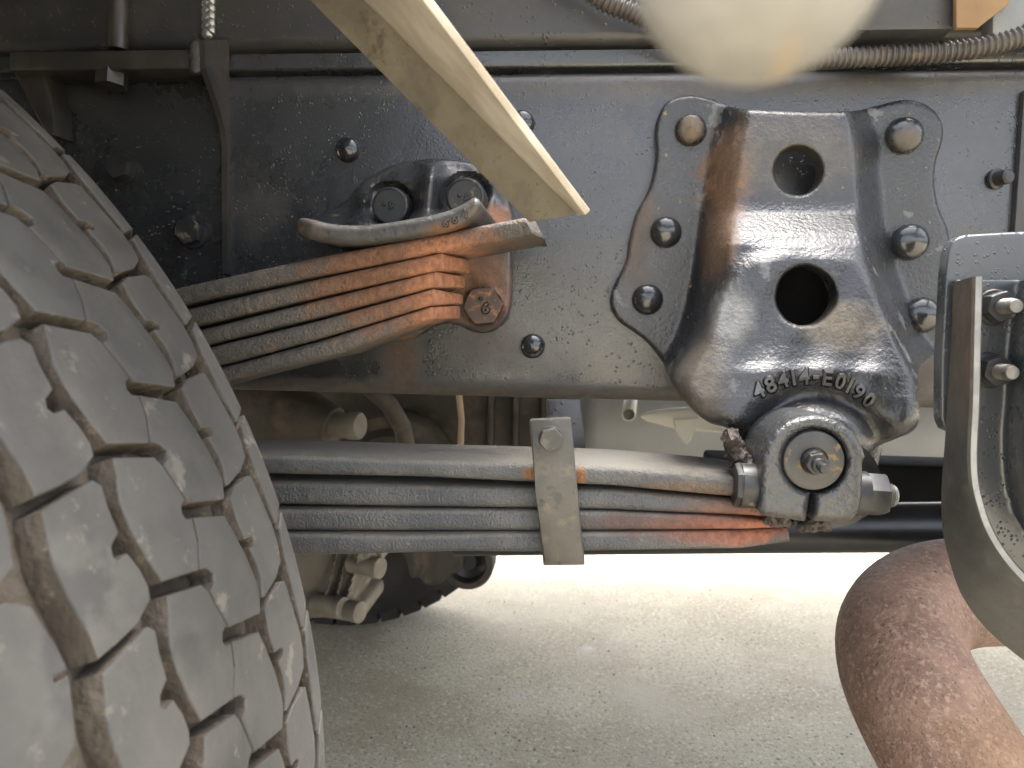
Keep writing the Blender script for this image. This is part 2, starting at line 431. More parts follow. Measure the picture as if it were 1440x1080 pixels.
M['pad'] = mat('bump pad paint', (.042, .041, .038), (.058, .055, .05), 20, .36, .5, bumps=[('n', 170, .45, .002), ('n', 430, .3, .001)],
    grime=[(50, .55, .7, (.085, .066, .047), .6, .9)], spots=[sp(655, 329, .5, .035, .06, .010, (.22, .095, .04), .7, 1.2, 90), sp(425, 318, .5, .02, .06, .02, (.085, .064, .05), .7, .9, 80)])
M['hbolt'] = mat('rusty bolt', (.085, .045, .03), (.065, .045, .035), 60, .45, .6, metal=.2, bumps=[('n', 300, .3, .0008)], grime=[(120, .5, .65, (.33, .14, .06), .6, .9)])
M['bolt'] = mat('bolt paint', (.020, .0205, .021), (.03, .03, .029), 40, .32, .45, spec=.45, bumps=[('n', 250, .15, .0006)], grime=[(90, .6, .68, (.2, .15, .1), .6, .8)])
M['steel'] = mat('bare stud steel', (.13, .127, .12), (.19, .185, .17), 60, .34, .48, metal=.6, bumps=[('n', 400, .2, .0005)], grime=[(80, .55, .7, (.16, .13, .10), .7, .6)])
M['clip'] = mat('clip steel', (.060, .057, .050), (.085, .080, .068), 18, .38, .55, metal=.2, bumps=[('n', 60, .3, .002), ('n', 300, .3, .0008)], grime=[(35, .55, .62, (.125, .108, .08), .6, .8), (18, .56, .60, (.035, .033, .03), .6, .5), (300, .62, .67, (.17, .15, .12), .6, .7), (80, .62, .68, (.03, .028, .025), .8, .5)])
M['rubber'] = mat('dusty tyre rubber', (.060, .059, .056), (.082, .080, .075), 9, .68, .8, spec=.35, bumps=[('n', 420, .35, .0008), ('n', 60, .25, .003), ('n', 900, .3, .0005)],
    grime=[(7, .48, .66, (.100, .096, .087), .75, .9), (22, .56, .66, (.046, .045, .046), .6, .65), (60, .6, .68, (.14, .13, .112), .5, .9), (330, .70, .74, (.24, .225, .195), .8, .9)])
M['groove'] = mat('muddy tyre groove', (.072, .060, .047), (.098, .083, .066), 30, .9, .95, spec=.2, bumps=[('n', 150, .7, .004)], grime=[(120, .6, .66, (.15, .125, .095), .7, .9)])
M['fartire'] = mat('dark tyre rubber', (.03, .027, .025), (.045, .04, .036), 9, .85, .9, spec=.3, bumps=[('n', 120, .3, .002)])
M['rust'] = mat('rusted exhaust steel', (.135, .082, .058), (.185, .114, .082), 26, .62, .78, spec=.4, bumps=[('p', 260, .7, .0012, .05, .22), ('n', 240, .9, .0022), ('n', 620, .6, .001)],
    grime=[(230, .50, .62, (.25, .172, .125), .7, .9), (260, .60, .65, (.03, .018, .014), .75, .8), (30, .55, .7, (.10, .052, .032), .5, .8)],
    spots=[sp(1370, 1060, .56, .06, .09, .06, (.10, .056, .032), .4, 1.3, 80), sp(1380, 1035, .55, .05, .09, .03, (.21, .13, .07), .5, 2.6, 160)])
M['gold'] = mat('tan dusty angle steel', (.105, .092, .070), (.15, .13, .097), 30, .7, .8, spec=.3, bumps=[('n', 200, .4, .001)],
    grime=[(45, .58, .70, (.05, .042, .031), .9, .8), (16, .55, .7, (.18, .152, .108), .5, .8), (240, .6, .66, (.09, .073, .05), .6, .8)])
M['white'] = mat('cream painted post', (.19, .184, .168), (.25, .242, .222), 60, .45, .55, bumps=[('n', 80, .1, .001)], spots=[sp(1095, 95, .085, .002, .02, .002, (.32, .24, .15), .5, .8, 90)])
M['gold_lit'] = mat('angle leg with light in its colour', (.36, .315, .245), (.50, .465, .40), 14, .6, .7, bumps=[('n', 120, .25, .001)])  # narrow leg: brightness of its lit face is put into the colour
M['conduit'] = mat('corrugated conduit', (.055, .048, .042), (.085, .075, .065), 30, .35, .5, bumps=[('n', 200, .2, .0006)], grime=[(70, .55, .7, (.16, .12, .08), .6, .8)])
M['brk'] = mat('support bracket paint', (.034, .040, .045), (.045, .050, .054), 7, .24, .32, spec=.8, bumps=[('d', 420, 1.0, .0007, .1, .4), ('n', 300, .12, .0008)])
M['flange'] = mat('dusty flange', (.036, .035, .032), (.05, .047, .042), 24, .4, .55, bumps=[('n', 170, .3, .001), ('n', 45, .3, .004)],
    spots=[sp(1352, 470, .41, .03, .06, .07, (.07, .052, .036), .8, 1.2, 60)], grime=[(90, .6, .68, (.03, .03, .03), .6, .4), (30, .55, .7, (.058, .054, .046), .7, .6)])
M['void'] = mat('shade black', (.006, .006, .006), (.009, .009, .009), 10, .8, .9, spec=.1)  # near-black in place of shade, for the bracket hole and crossmember
M['edge'] = mat('worn bright edge', (.16, .165, .165), (.22, .222, .22), 60, .35, .5, metal=.3, bumps=[('n', 200, .4, .001)])
M['tank'] = mat('grey painted tank', (.37, .378, .385), (.41, .412, .415), 5, .4, .5, bumps=[('n', 8, .1, .01)])
M['plastic'] = mat('cream plastic', (.76, .73, .62), (.8, .77, .66), 10, .4, .5)
M['oily'] = mat('oily cast iron', (.035, .030, .024), (.06, .05, .04), 14, .6, .75, bumps=[('n', 90, .4, .002)], grime=[(25, .52, .7, (.10, .075, .05), .7, .9)])
M['castgrey'] = mat('grey cast caliper', (.12, .108, .088), (.16, .145, .12), 18, .55, .7, bumps=[('n', 110, .3, .002)], grime=[(40, .56, .7, (.11, .095, .07), .7, .8)])
M['boltlight'] = mat('pale bolt', (.15, .137, .112), (.2, .183, .15), 40, .5, .6, bumps=[('n', 200, .2, .0008)])
M['hose'] = mat('tan hose', (.27, .20, .135), (.33, .25, .17), 20, .6, .7)
M['outr'] = mat('outrigger paint', (.022, .021, .019), (.036, .032, .028), 10, .38, .5, bumps=[('n', 160, .3, .0015)], grime=[(14, .5, .7, (.055, .042, .03), .7, .8)])
M['weld'] = mat('weld bead', (.30, .30, .29), (.4, .4, .38), 50, .25, .35, metal=.7, bumps=[('n', 200, .3, .001)])
M['brownplate'] = mat('brown primer plate', (.16, .09, .037), (.2, .12, .052), 14, .5, .6, bumps=[('n', 100, .2, .001)])
M['lightplate'] = mat('grey plate', (.16, .17, .175), (.2, .21, .21), 9, .3, .4, bumps=[('n', 220, .3, .001), ('d', 120, .6, .001, .1, .3)])
M['bed'] = mat('bed underside', (.05, .05, .05), (.08, .075, .07), 4, .6, .7)
M['lump'] = mat('greasy rubber shreds', (.022, .017, .014), (.07, .052, .042), 60, .5, .8, bumps=[('n', 170, .9, .004)])
M['ground'] = mat('worn concrete', (.39, .35, .26), (.47, .43, .33), 3.2, .85, .9, spec=.3, bumps=[('n', 160, .5, .002), ('p', 130, .5, .002, .1, .4)],
    grime=[(100, .55, .60, (.62, .58, .47), .9, .8), (120, .57, .62, (.13, .115, .085), .85, .9), (320, .58, .62, (.16, .14, .10), .7, .9), (1.9, .46, .64, (.31, .265, .18), .5, .9), (4.5, .56, .7, (.31, .27, .19), .4, .9), (13, .62, .72, (.26, .225, .16), .35, .9)])

# ------------------------------------------------------------------ setting
g = mesh('ground', [(-60, -60, 0), (60, -60, 0), (60, 60, 0), (-60, 60, 0)], [(0, 1, 2, 3)], M['ground'], smooth=False)
setp(g, 'worn pale concrete ground under the truck', kind='structure')

gp = random.Random(11); mb = MB()
for i in range(130):
    y = gp.uniform(1.0, 2.6); x = gp.uniform(-.75, .75)*y*.62; sz = gp.uniform(.001, .0026)
    mb.add(*lathe_data([(sz, -.001), (sz*.9, sz*.5), (sz*.4, sz*.9), (0, sz)], (x, y, 0), (gp.uniform(-.3, .3), gp.uniform(-.3, .3), 1), 6, gp.random()))
setp(mb.build('loose_grit', M['castgrey']), 'fine loose grit scattered on the concrete', 'grit', kind='stuff')
# ------------------------------------------------------------------ truck bed and sub frame
YW = .66                                   # outer face of the near chassis rail
z_top = pw(800, 97, YW).z; z_bot = pw(800, 562, YW).z
z_sub0 = pw(800, 62, YW).z; z_sub1 = z_sub0+.16
t = thing('truck_bed', 'dark underside of the flat truck bed above the chassis rail', 'truck bed', (0, 1.08, z_sub1))
box('shade_floor', (-3.2, -.12, .021, .6645, z_sub1+.06, z_sub1+.12), M['bed'], t, .004)  # unseen floor, added over the tyre to hold back sun and sky
box('floor', (-3.2, 2.6, .665, 2.68, z_sub1+.06, z_sub1+.12), M['bed'], t, .004)
for x in (-2.2, -1.4, 1.3, 2.1): box('cross_bearer', (x-.04, x+.04, .67, 2.16, z_sub1, z_sub1+.0605), M['bed'], t, .003)

box('edge_beam', (-.1195, 2.6, .03, .14, z_sub1+.061, z_sub1+.115), M['bed'], t, .003)
for x in (.55, 1.5, 2.4): box('arm', (x-.025, x+.025, .1405, .6645, z_sub1+.065, z_sub1+.11), M['bed'], t, .003)
box('shade_panel', (-3.2, -.28, .0, .02, .78, z_sub1+.0595), M['bed'], t, .003)  # unseen panel, added to keep sky light off the upper tyre

t = thing('subframe_rail', 'black painted subframe rail with a rolled lower edge running above the chassis rail', 'subframe', (0, YW, z_sub0))
# rolled profile along x
def sweep_x(name, prof, x0, x1, m, parent, nx=2):
    n = len(prof); V = []; Fc = []
    for i in range(nx):
        x = x0+(x1-x0)*i/(nx-1)
        V += [(x, y, z) for y, z in prof]
    for i in range(nx-1):
        for k in range(n): Fc.append((i*n+k, i*n+(k+1) % n, (i+1)*n+(k+1) % n, (i+1)*n+k))
    Fc.append(tuple(range(n))); Fc.append(tuple(range((nx-1)*n, nx*n))[::-1])
    return mesh(name, V, Fc, m, parent)
r = .010
def arc(cy, cz, r, a0, a1, n=6): return [(cy+r*math.cos(R_(a0+(a1-a0)*i/n)), cz+r*math.sin(R_(a0+(a1-a0)*i/n))) for i in range(n+1)]
prof = [(YW-.002, z_sub1), *arc(YW-.002+r, z_sub0+r, r, 180, 270), (YW+.06, z_sub0), (YW+.06, z_sub0+.006), *arc(YW-.002+r, z_sub0+r, r-.006, 270, 180), (YW+.004, z_sub1)]
sweep_x('rail_plate', prof, -3.0, 2.5, M['sub'], t)
zs0 = pw(800, 92, YW).z; zs1 = pw(800, 70, YW).z
sweep_x('spacer_strip', [(YW+.004, zs1+.001), *arc(YW+.004+.003, zs0+.003, .003, 180, 270, 4), (YW+.06, zs0), (YW+.06, zs1+.001)], -3.0, 2.5, M['rail'], t)
# bright weld bead on the plate
mb = MB()
for i in range(16):
    py = -30+5.2*i; c = pw(293.5, py, YW-.003)
    a = (i % 2)*.25
    mb.add(*lathe_data([(0, .0035), (.0028, .003), (.0048, .0015), (.0052, 0)], c+Vector((((-1)**i)*.0012, 0, 0)), (a-.1, -1, -.3), 12))
mb.build('weld_bead', M['weld'], t)

t = thing('chassis_rail', 'dark grey painted chassis rail with round edges, speckled with drops', 'chassis rail', (0, YW, z_bot))
r = .014; th = .007
prof = ([(YW+.08, z_top), (YW+r, z_top)] + arc(YW+r, z_top-r, r, 90, 180, 8) + arc(YW+r, z_bot+r, r, 180, 270, 8) + [(YW+.08, z_bot), (YW+.08, z_bot+th)]
        + arc(YW+r, z_bot+r, r-th, 270, 180, 6) + arc(YW+r, z_top-r, r-th, 180, 90, 6) + [(YW+.08, z_top-th)])
sweep_x('channel', prof, -3.0, 2.5, M['rail'], t)
def rivet(px, py, rp, Y, parent, name='rivet'):
    r = pxl(rp, Y); c = pw(px, py, Y)
    c = pw(px, py, Y-.004); c.y = Y
    prof = [(r*1.02, .001), (r, -.0008+.002), (r*.97, .0032)]+[(r*math.cos(R_(a)), .003+r*.62*math.sin(R_(a))) for a in (18, 34, 50, 64, 76)]+[(r*.12, .003+r*.64), (0, .003+r*.645)]
    return lathe(name, prof, c, (0, -1, 0), M['rivet'], parent, 24, sharp=70)
for px, py in ((488, 210), (749, 487), (734, 172)): rivet(px, py, 17, YW, t)
c = pw(1400, 252, YW); a = (.35, -1, .0)
lathe('stud', [(.0085, 0), (.0085, .002), (.0062, .0025), (.006, .012), (.0045, .0135), (0, .0138)], c, a, M['bolt'], t, 16)
x1 = pw(1432, 250, YW-.006)
box('end_plate', (x1.x, x1.x+.3, YW-.006, YW+.001, z_bot+.03, z_top-.022), M['sub'], t, .0015)
# bolts on the web behind the tyre
for px, py, s in ((174, 236, .012), (272, 326, .0125)):
    c = pw(px, py, YW); mb = MB(); mb.add(*lathe_data([(s*1.25, 0), (s*1.25, .003), (s*.9, .0035)], c, (0, -1, 0), 24)); mb.add(*hex_data(c+Vector((0, -.003, 0)), (0, -1, 0), s, .009, .3)); mb.build('web_bolt', M['bolt'], t)

# ------------------------------------------------------------------ spring hanger bracket
bo = [(927, 160), (940, 142), (968, 134), (998, 139), (1027, 150), (1061, 154), (1134, 157), (1198, 156), (1232, 149), (1266, 141), (1291, 143), (1313, 155), (1325, 175), (1325, 198), (1316, 228), (1314, 258), (1320, 292), (1332, 321),
      (1336, 350), (1335, 400), (1331, 440), (1318, 492), (1296, 512), (1291, 530), (1294, 577), (1291, 596), (1281, 608), (1260, 617), (1236, 627), (1219, 642), (1206, 664), (1147, 670), (1078, 664), (1070, 653), (1057, 638), (1040, 617), (1020, 603), (993, 592),
      (970, 570), (955, 551), (934, 513), (912, 483), (891, 466), (870, 451), (858, 428), (863, 402), (880, 368), (885, 338), (895, 300), (914, 262), (922, 219), (921, 185)]
bo_s = catmull(bo, 4, True)
body1 = catmull([(1026, 118), (1115, 108), (1208, 118), (1232, 190), (1240, 270), (1248, 340), (1268, 400), (1290, 460), (1330, 530), (1330, 680), (1040, 700), (930, 600), (925, 530), (955, 465), (972, 400), (982, 330), (992, 250), (1002, 190)], 4, True)
body2 = catmull([(1003, 400), (1028, 362), (1062, 343), (1120, 336), (1190, 340), (1224, 356), (1262, 425), (1300, 505), (1350, 560), (1340, 690), (1040, 720), (930, 610), (915, 545), (962, 480), (985, 430)], 4, True)
YP = YW-.012
def bracket_depth(x, y):
    x = np.asarray(x, float); y = np.asarray(y, float)
    s1 = psd(x, y, body1); s2 = psd(x, y, body2)
    wl = np.where(x < 1110, 54, 44)
    up = np.interp(y, [130, 165, 200, 285, 298, 312, 330, 345, 700], [.036, .040, .043, .047, .050, .060, .073, .079, .082])
    h = up*S((s1+4)/wl)
    grow = np.interp(y, [335, 420, 485, 525, 560, 590, 660], [.008, .013, .021, .030, .0365, .039, .034])
    h = h+grow*S((s2+2)/(34+0*x))
    Y = YP-h
    rr = np.hypot(x-1145, y-655)
    Y = Y+.010*np.exp(-((rr-97)/20)**2)       # hollow round the clamp ear
    Y = np.where(rr < 97, Y-.012*S((97-rr)/18), Y)
    # lower left and right shoulders roll back towards the silhouette
    d = psd(x, y, bo_s); low = S((y-470)/90)
    q = np.clip(1-d/26, 0, 1); Y = Y+low*.014*(1-np.sqrt(np.clip(1-q*q, 0, 1)))
    # casting ridge over the lettering
    Y = Y-.0025*np.exp(-((y-522-.00035*(x-1140)**2)/12)**2)*S((140-np.abs(x-1140))/60)
    Y = Y+.0011*np.sin(x*.083+y*.041)*S((s2)/60)
    return Y
def in_plate(x, y): return bracket_depth(x, y)
t = thing('spring_hanger_bracket', 'large cast spring hanger bracket with two round holes riveted to the chassis rail', 'bracket', pw(1140, 660, .55))
relief('casting', bo_s, bracket_depth, M['cast'], t, step=4.5, holes=[circ(1122, 240, 34, 90), circ(1133, 416, 42, 110, .012)], back=.016, rnd=6, rdep=.005)
for px, py, rp in ((972, 182, 21), (937, 326, 21), (911, 421, 21), (1273, 190, 24), (1281, 340, 24), (1298, 443, 24)):
    rivet(px, py, rp, YP+.0005, t)
# clamp ear
eo = [(1069, 655)]+[(1143+74*math.cos(R_(a)), 655-72*math.sin(R_(a))) for a in range(170, 9, -10)]+[(1212, 650), (1213, 700), (1208, 718), (1197, 731), (1180, 735), (1160, 733), (1142, 733), (1144, 712), (1146, 693), (1139, 692), (1136, 712), (1132, 733), (1110, 730), (1090, 728), (1074, 725), (1064, 716), (1067, 700)]
YE = .478
relief('clamp_ear', eo, lambda x, y: YE+0*x+.0004*np.sin(x*.2)*np.sin(y*.23), M['ear'], t, step=4, holes=[circ(1145, 648, 44.5, 44)], back_abs=.535, rnd=11, rdep=.007)
c = pw(1145, 648, YE); s = pxl(1, YE)
lathe('pin', [(42.2*s, -.02), (42.2*s, -.003), (40.5*s, -.0005), (38*s, .0), (19*s, .0), (18*s, -.002), (0, -.002)], c, (0, -1, 0), M['pin'], t, 40)
mb = MB(); c2 = pw(1143.5, 649, YE)
mb.add(*lathe_data([(17.5*s, -.003), (17.5*s, .003), (15*s, .006)], c2, (0, -1, 0), 20)); mb.add(*hex_data(c2+Vector((0, -.004, 0)), (0, -1, 0), 16*s, .006, .2))
mb.add(*lathe_data([(11*s, .009), (9*s, .012), (6.5*s, .0125), (6.5*s, .016), (7.5*s, .018), (6*s, .0205), (0, .021)], c2, (.04, -1, -.05), 18))
mb.build('grease_nipple', M['bolt'], t)
# clamp bolt across the ear
ax = Vector((1, 0, -.035)); yb_ = .497
cl = pw(1066, 684, yb_); hr = pxl(31, .497)
mb = MB(); mb.add(*lathe_data([(hr*.99, .012), (hr*1.0, .002), (hr*.95, -.0005)], cl, -ax, 24)); mb.add(*hex_data(cl-ax*.0, -ax, hr, pxl(33, .497), .15))
mb.build('clamp_bolt', M['bolt'], t)
cr = pw(1209, 694, yb_)
mb = MB(); mb.add(*lathe_data([(hr*1.0, -.01), (hr*1.0, .003), (hr*.9, .0035)], cr, ax, 24)); mb.add(*hex_data(cr+ax*.003, ax, hr*.97, pxl(26, .497), .15)); nut = mb.build('clamp_nut', M['bolt'], t)
mb = MB(); q = cr+ax*pxl(30, .497)
prof = []
for i in range(6): prof += [(.0078, i*.0011), (.0072, i*.0011+.0005)]
mb.add(*lathe_data(prof+[(.0072, .0068), (.006, .0082), (0, .0082)], q, ax, 18)); mb.build('stud_end', M['steel'], nut)
# rear ear behind the spring eye
ro = [(1150, 600), (1225, 605), (1240, 625), (1236, 650), (1222, 690), (1200, 722), (1150, 730), (1100, 722), (1082, 690), (1082, 640), (1110, 608)]
relief('inner_ear', catmull(ro, 3, True), lambda x, y: .585+0*x, M['cast'], t, step=8, back=.04, rnd=8)
mb = MB()
raised_text(mb, [('4', 1067, 549, 21, -26), ('8', 1083.5, 541, 21, -22), ('4', 1101, 534.5, 21, -15), ('1', 1116, 531, 21, -9), ('4', 1131, 529.5, 21, -3), ('-', 1148, 531, 21, 2), ('E', 1164, 531.5, 21, 6), ('0', 1182, 537, 20, 18), ('1', 1195, 543, 20, 27), ('9', 1208, 551.5, 20, 34), ('0', 1222, 563, 19, 42)], bracket_depth, .0032)
wall_mat(mb.build('cast_number', M['letter'], t), M['dark_rim'])
# spring eye bush inside the bracket
lathe('eye_bush', [(0, -.038), (.031, -.038), (.031, .038), (0, .038)], pw(1147, 664, .552), (0, -1, 0), M['black'], t, 24)
relief('hole_shade_disc', circ(1133, 416, 62, 40), lambda x, y: .612+0*x, M['void'], t, step=12, back=.006, rnd=2)  # added black disc, stands in for shade inside the lower hole
# torn rubber and grease hanging at the eye
lm = thing('grease_clump', 'clotted dark grease and torn rubber squeezed out beside the spring eye', 'grease', pw(1045, 640, .52))
def clump(name, pts, Y, n, seed, sz, parent):
    rr = random.Random(seed); mb = MB()
    for i in range(n):
        k = rr.randrange(len(pts)-1); f = rr.random(); px = pts[k][0]*(1-f)+pts[k+1][0]*f+rr.uniform(-5, 5); py = pts[k][1]*(1-f)+pts[k+1][1]*f+rr.uniform(-4, 4)
        c = pw(px, py, Y+rr.uniform(-.008, .012)); s = sz*rr.uniform(.5, 1.2)
        V, Fc = lathe_data([(0, -s), (s*.7, -s*.6), (s, 0), (s*.6, s*.7), (0, s*rr.uniform(.8, 1.8))], c, (rr.uniform(-1, 1), rr.uniform(-1, 1), rr.uniform(-1, 1)), 7, rr.random())
        V = [v+Vector((rr.uniform(-1, 1), rr.uniform(-1, 1), rr.uniform(-1, 1)))*s*.28 for v in V]; mb.add(V, Fc)
    return mb.build(name, M['lump'], parent)
clump('rubber_shreds', [(1026, 612), (1034, 632), (1045, 650), (1058, 655)], .515, 70, 3, .0055, lm)
clump('grease_drip', [(1075, 728), (1100, 733), (1135, 738), (1160, 740)], .50, 46, 5, .0036, lm)

# ------------------------------------------------------------------ main leaf spring
YF, YB = .50, .578
t = thing('main_leaf_spring', 'long four leaf main spring lying level under the chassis rail', 'leaf spring', pw(720, 780, .54))
bar('leaf', [(150, 637), (392, 641), (548, 646), (746, 652), (860, 656), (993, 667), (1040, 672), (1075, 678)], [(155, 664), (399, 668), (583, 672), (750, 679), (860, 684), (1000, 697), (1040, 700), (1078, 705)], YF, YB, M['leaf'], t)
bar('leaf', [(160, 672), (402, 679), (583, 684), (751, 688), (860, 691), (1027, 704), (1085, 710)], [(160, 708), (404, 711), (583, 714), (753, 716), (860, 718), (1060, 727), (1090, 729)], YF+.002, YB, M['leaf'], t)
bar('leaf', [(170, 715), (406, 717), (583, 718), (755, 719), (860, 721), (1043, 729), (1112, 734)], [(170, 747), (423, 748), (583, 748), (757, 748), (860, 747), (1043, 745), (1108, 741)], [YF, YF, YF, YF, YF, YF, YF+.025], YB, M['leaf'], t)
bar('leaf', [(180, 751), (425, 751), (583, 751), (758, 750), (860, 750), (1043, 748), (1108, 743)], [(180, 786), (427, 783), (652, 780), (760, 778), (860, 776), (1042, 773), (1111, 763)], [YF-.002]*6+[YF+.03], [YB]*6+[YB-.012], M['leaf'], t)

t = thing('spring_clip', 'bent steel clip strapped around the main spring leaves with a bolt', 'clip', pw(790, 792, .5))
YC = .490
# band: front strap, bottom return, back strap
def strap(poly, y0, y1, name, m, parent, bev=.0016):
    P = np.array(poly, float); f = pws(P[:, 0], P[:, 1], np.full(len(P), y0)); b = f.copy(); b[:, 1] = y1
    n = len(P); bm = bmesh.new(); vs_ = [bm.verts.new(p) for p in np.vstack([f, b])]
    bm.faces.new(vs_[:n]); bm.faces.new(vs_[n:][::-1])
    for i in range(n): bm.faces.new((vs_[i], vs_[n+i], vs_[n+(i+1) % n], vs_[(i+1) % n]))
    bmesh.ops.bevel(bm, geom=list(bm.edges), offset=bev, segments=2, profile=.5, affect='EDGES')
    bm.verts.index_update(); V = [v.co.copy() for v in bm.verts]; Fc = [[v.index for v in q.verts] for q in bm.faces]; bm.free()
    return mesh(name, V, Fc, m, parent)
strap([(744, 590), (803, 587), (812, 690), (822, 792), (764, 794), (753, 690)], YC, YC+.007, 'outer_strap', M['clip'], t, .0018)
strap([(763, 786), (822, 784), (822.4, 795), (764, 796)], YC+.0005, .592, 'bottom_strap', M['clip'], t, .001)
strap([(768, 562), (817, 562), (823, 624), (830, 700), (836, 760), (790, 760), (776, 690)], .585, .592, 'inner_strap', M['sub'], t)
c = pw(775, 616, YC)
mb = MB(); s = pxl(1, YC); mb.add(*lathe_data([(18*s, -.001), (18*s, .0015), (16*s, .002)], c, (0, -1, 0), 24)); mb.add(*hex_data(c+Vector((0, -.001, 0)), (0.05, -1, 0), 17*s, .0085, .25)); mb.build('clip_bolt', M['clip'], t)
tube('spacer_tube', [c+Vector((0, .007, 0)), c+Vector((0, .097, 0))], .0075, M['bolt'], t, 14)

# ------------------------------------------------------------------ helper spring bracket and helper spring
ho = catmull([(430, 312), (455, 300), (489, 280), (503, 262), (525, 245), (559, 230), (585, 226), (611, 223), (659, 228), (690, 240), (712, 262), (720, 300), (721, 349), (719, 419), (712, 450), (690, 467), (667, 467), (641, 456), (618, 456), (600, 465), (578, 477), (550, 479), (532, 460), (530, 400), (470, 345), (435, 332)], 4, True)
def helper_depth(x, y):
    x = np.asarray(x, float); y = np.asarray(y, float)
    Y = .644+0*x
    dome = psd(x, y, [(470, 340), (500, 268), (560, 236), (610, 230), (670, 236), (715, 300), (715, 340)])
    Y = Y-.016*S(dome/22)
    for cx, cy in ((548, 289), (655, 276)):
        Y = Y+.017*S((38-np.hypot(x-cx, y-cy))/12)
    rib = np.exp(-((x-603+.1*(y-270))/15)**2)*S((y-222)/14)*S((335-y)/10)
    Y = Y-.026*rib
    Y = Y-.03*S((y-292)/26)*S((345-y)/8)
    low = psd(x, y, [(640, 380), (721, 380), (721, 475), (640, 475)])
    Y = Y-.004*S((30-np.hypot(x-681, y-431))/4)
    return Y
t = thing('helper_spring_bracket', 'cast helper spring bracket with curved bump pad and rust orange lower lug', 'bracket', pw(620, 470, .63))
relief('casting', ho, helper_depth, M['hbrk'], t, step=4, back_abs=YW+.001, rnd=7, rdep=.006)
po = catmull([(418, 315), (420, 327), (441, 338), (474, 344), (511, 345), (567, 338), (622, 328), (655, 316), (674, 298), (677, 286), (668, 278), (652, 287), (622, 299), (567, 310), (511, 317), (467, 315), (437, 308), (423, 307)], 4, True)
relief('bump_pad', po, lambda x, y: .497+.0*x+.02*S((440-x)/30)*.6, M['pad'], t, step=3.5, back_abs=.64, rnd=10, rdep=.007)
mb = MB()
pd_ = lambda x, y: .497+0*np.asarray(x, float)
raised_text(mb, [('6', 628, 313, 11, 25), ('6', 640, 308, 11, 10), ('4', 653, 301, 11, -10)], pd_, .0014); wall_mat(mb.build('cast_mark', M['pad'], t), M['dark_rim'])
def flange_bolt(px, py, rp, Y, m, parent, digit, ang):
    s = pxl(1, Y); c = pw(px, py, Y); mb = MB()
    mb.add(*lathe_data([(rp*s, -.02), (rp*s, -.003), (rp*.94*s, 0), (rp*.86*s, .0005), (rp*.84*s, -.0004), (0, -.0004)], c, (0, -1, 0), 32))
    b = mb.build('flange_bolt', m, parent)
    mb = MB(); fd = lambda x, y: Y+.0004+0*np.asarray(x, float)
    raised_text(mb, [(digit, px+2, py, 11, ang), ('.', px-8, py-2, 14, 0)], fd, .001); wall_mat(mb.build('head_mark', m, b), M['dark_rim'])
flange_bolt(548, 289, 27, .612, M['bolt'], t, '9', 15); flange_bolt(654, 277, 28, .612, M['bolt'], t, '9', 30)
c = pw(681, 431, .640); s = pxl(1, .635)
mb = MB(); mb.add(*lathe_data([(29*s, 0), (29*s, .003), (27*s, .004)], c, (0, -1, 0), 28)); mb.add(*hex_data(c+Vector((0, -.003, 0)), (.06, -1, .02), 28.5*s, .012, .1)); b = mb.build('lug_bolt', M['hbolt'], t)
mb = MB(); raised_text(mb, [('9', 683, 433, 14, 185), ('.', 676, 420, 14, 0)], lambda x, y: .6250+0*np.asarray(x, float), .0016); wall_mat(mb.build('head_mark', M['hbolt'], b), M['dark_rim'])

t = thing('helper_leaf_spring', 'five leaf helper spring slanting up to its bracket, rust orange stepped ends', 'leaf spring', pw(480, 500, .54))
yf, yb = .505, .58
bar('leaf', [(90, 443), (267, 400), (434, 363), (551, 341), (629, 326), (668, 318), (736, 305), (752, 309)], [(95, 470), (283, 423), (434, 391), (551, 368), (606, 357), (668, 346), (750, 330), (766, 336)], [yf]*6+[yf-.003, yf+.012], [yb]*7+[yb-.01], M['helper'], t)
bar('leaf', [(95, 476), (291, 427), (450, 391), (619, 355.5), (653, 364)], [(95, 503), (291, 455), (450, 417), (623, 378), (654, 381)], [yf]*4+[yf+.035], [yb]*4+[yb-.012], M['helper'], t)
bar('leaf', [(100, 508), (298, 459), (450, 421), (611, 381.5), (646, 387.5)], [(100, 535), (314, 480), (450, 446), (613, 403), (646, 403)], [yf+.001]*4+[yf+.036], [yb]*4+[yb-.012], M['helper'], t)
bar('leaf', [(105, 538), (316, 482.5), (450, 450), (608, 406), (643, 413)], [(105, 565), (331, 509), (450, 476), (608, 428.5), (643, 426)], [yf]*4+[yf+.036], [yb]*4+[yb-.012], M['helper'], t)
bar('leaf', [(110, 568), (333, 511), (450, 479), (604, 431.5), (639, 430)], [(110, 592), (343, 531), (480, 497), (541, 476), (604, 449), (639, 447)][:1]+[(343, 531), (470, 500), (604, 449), (639, 447)], [yf+.001]*4+[yf+.036], [yb]*4+[yb-.012], M['helper'], t)

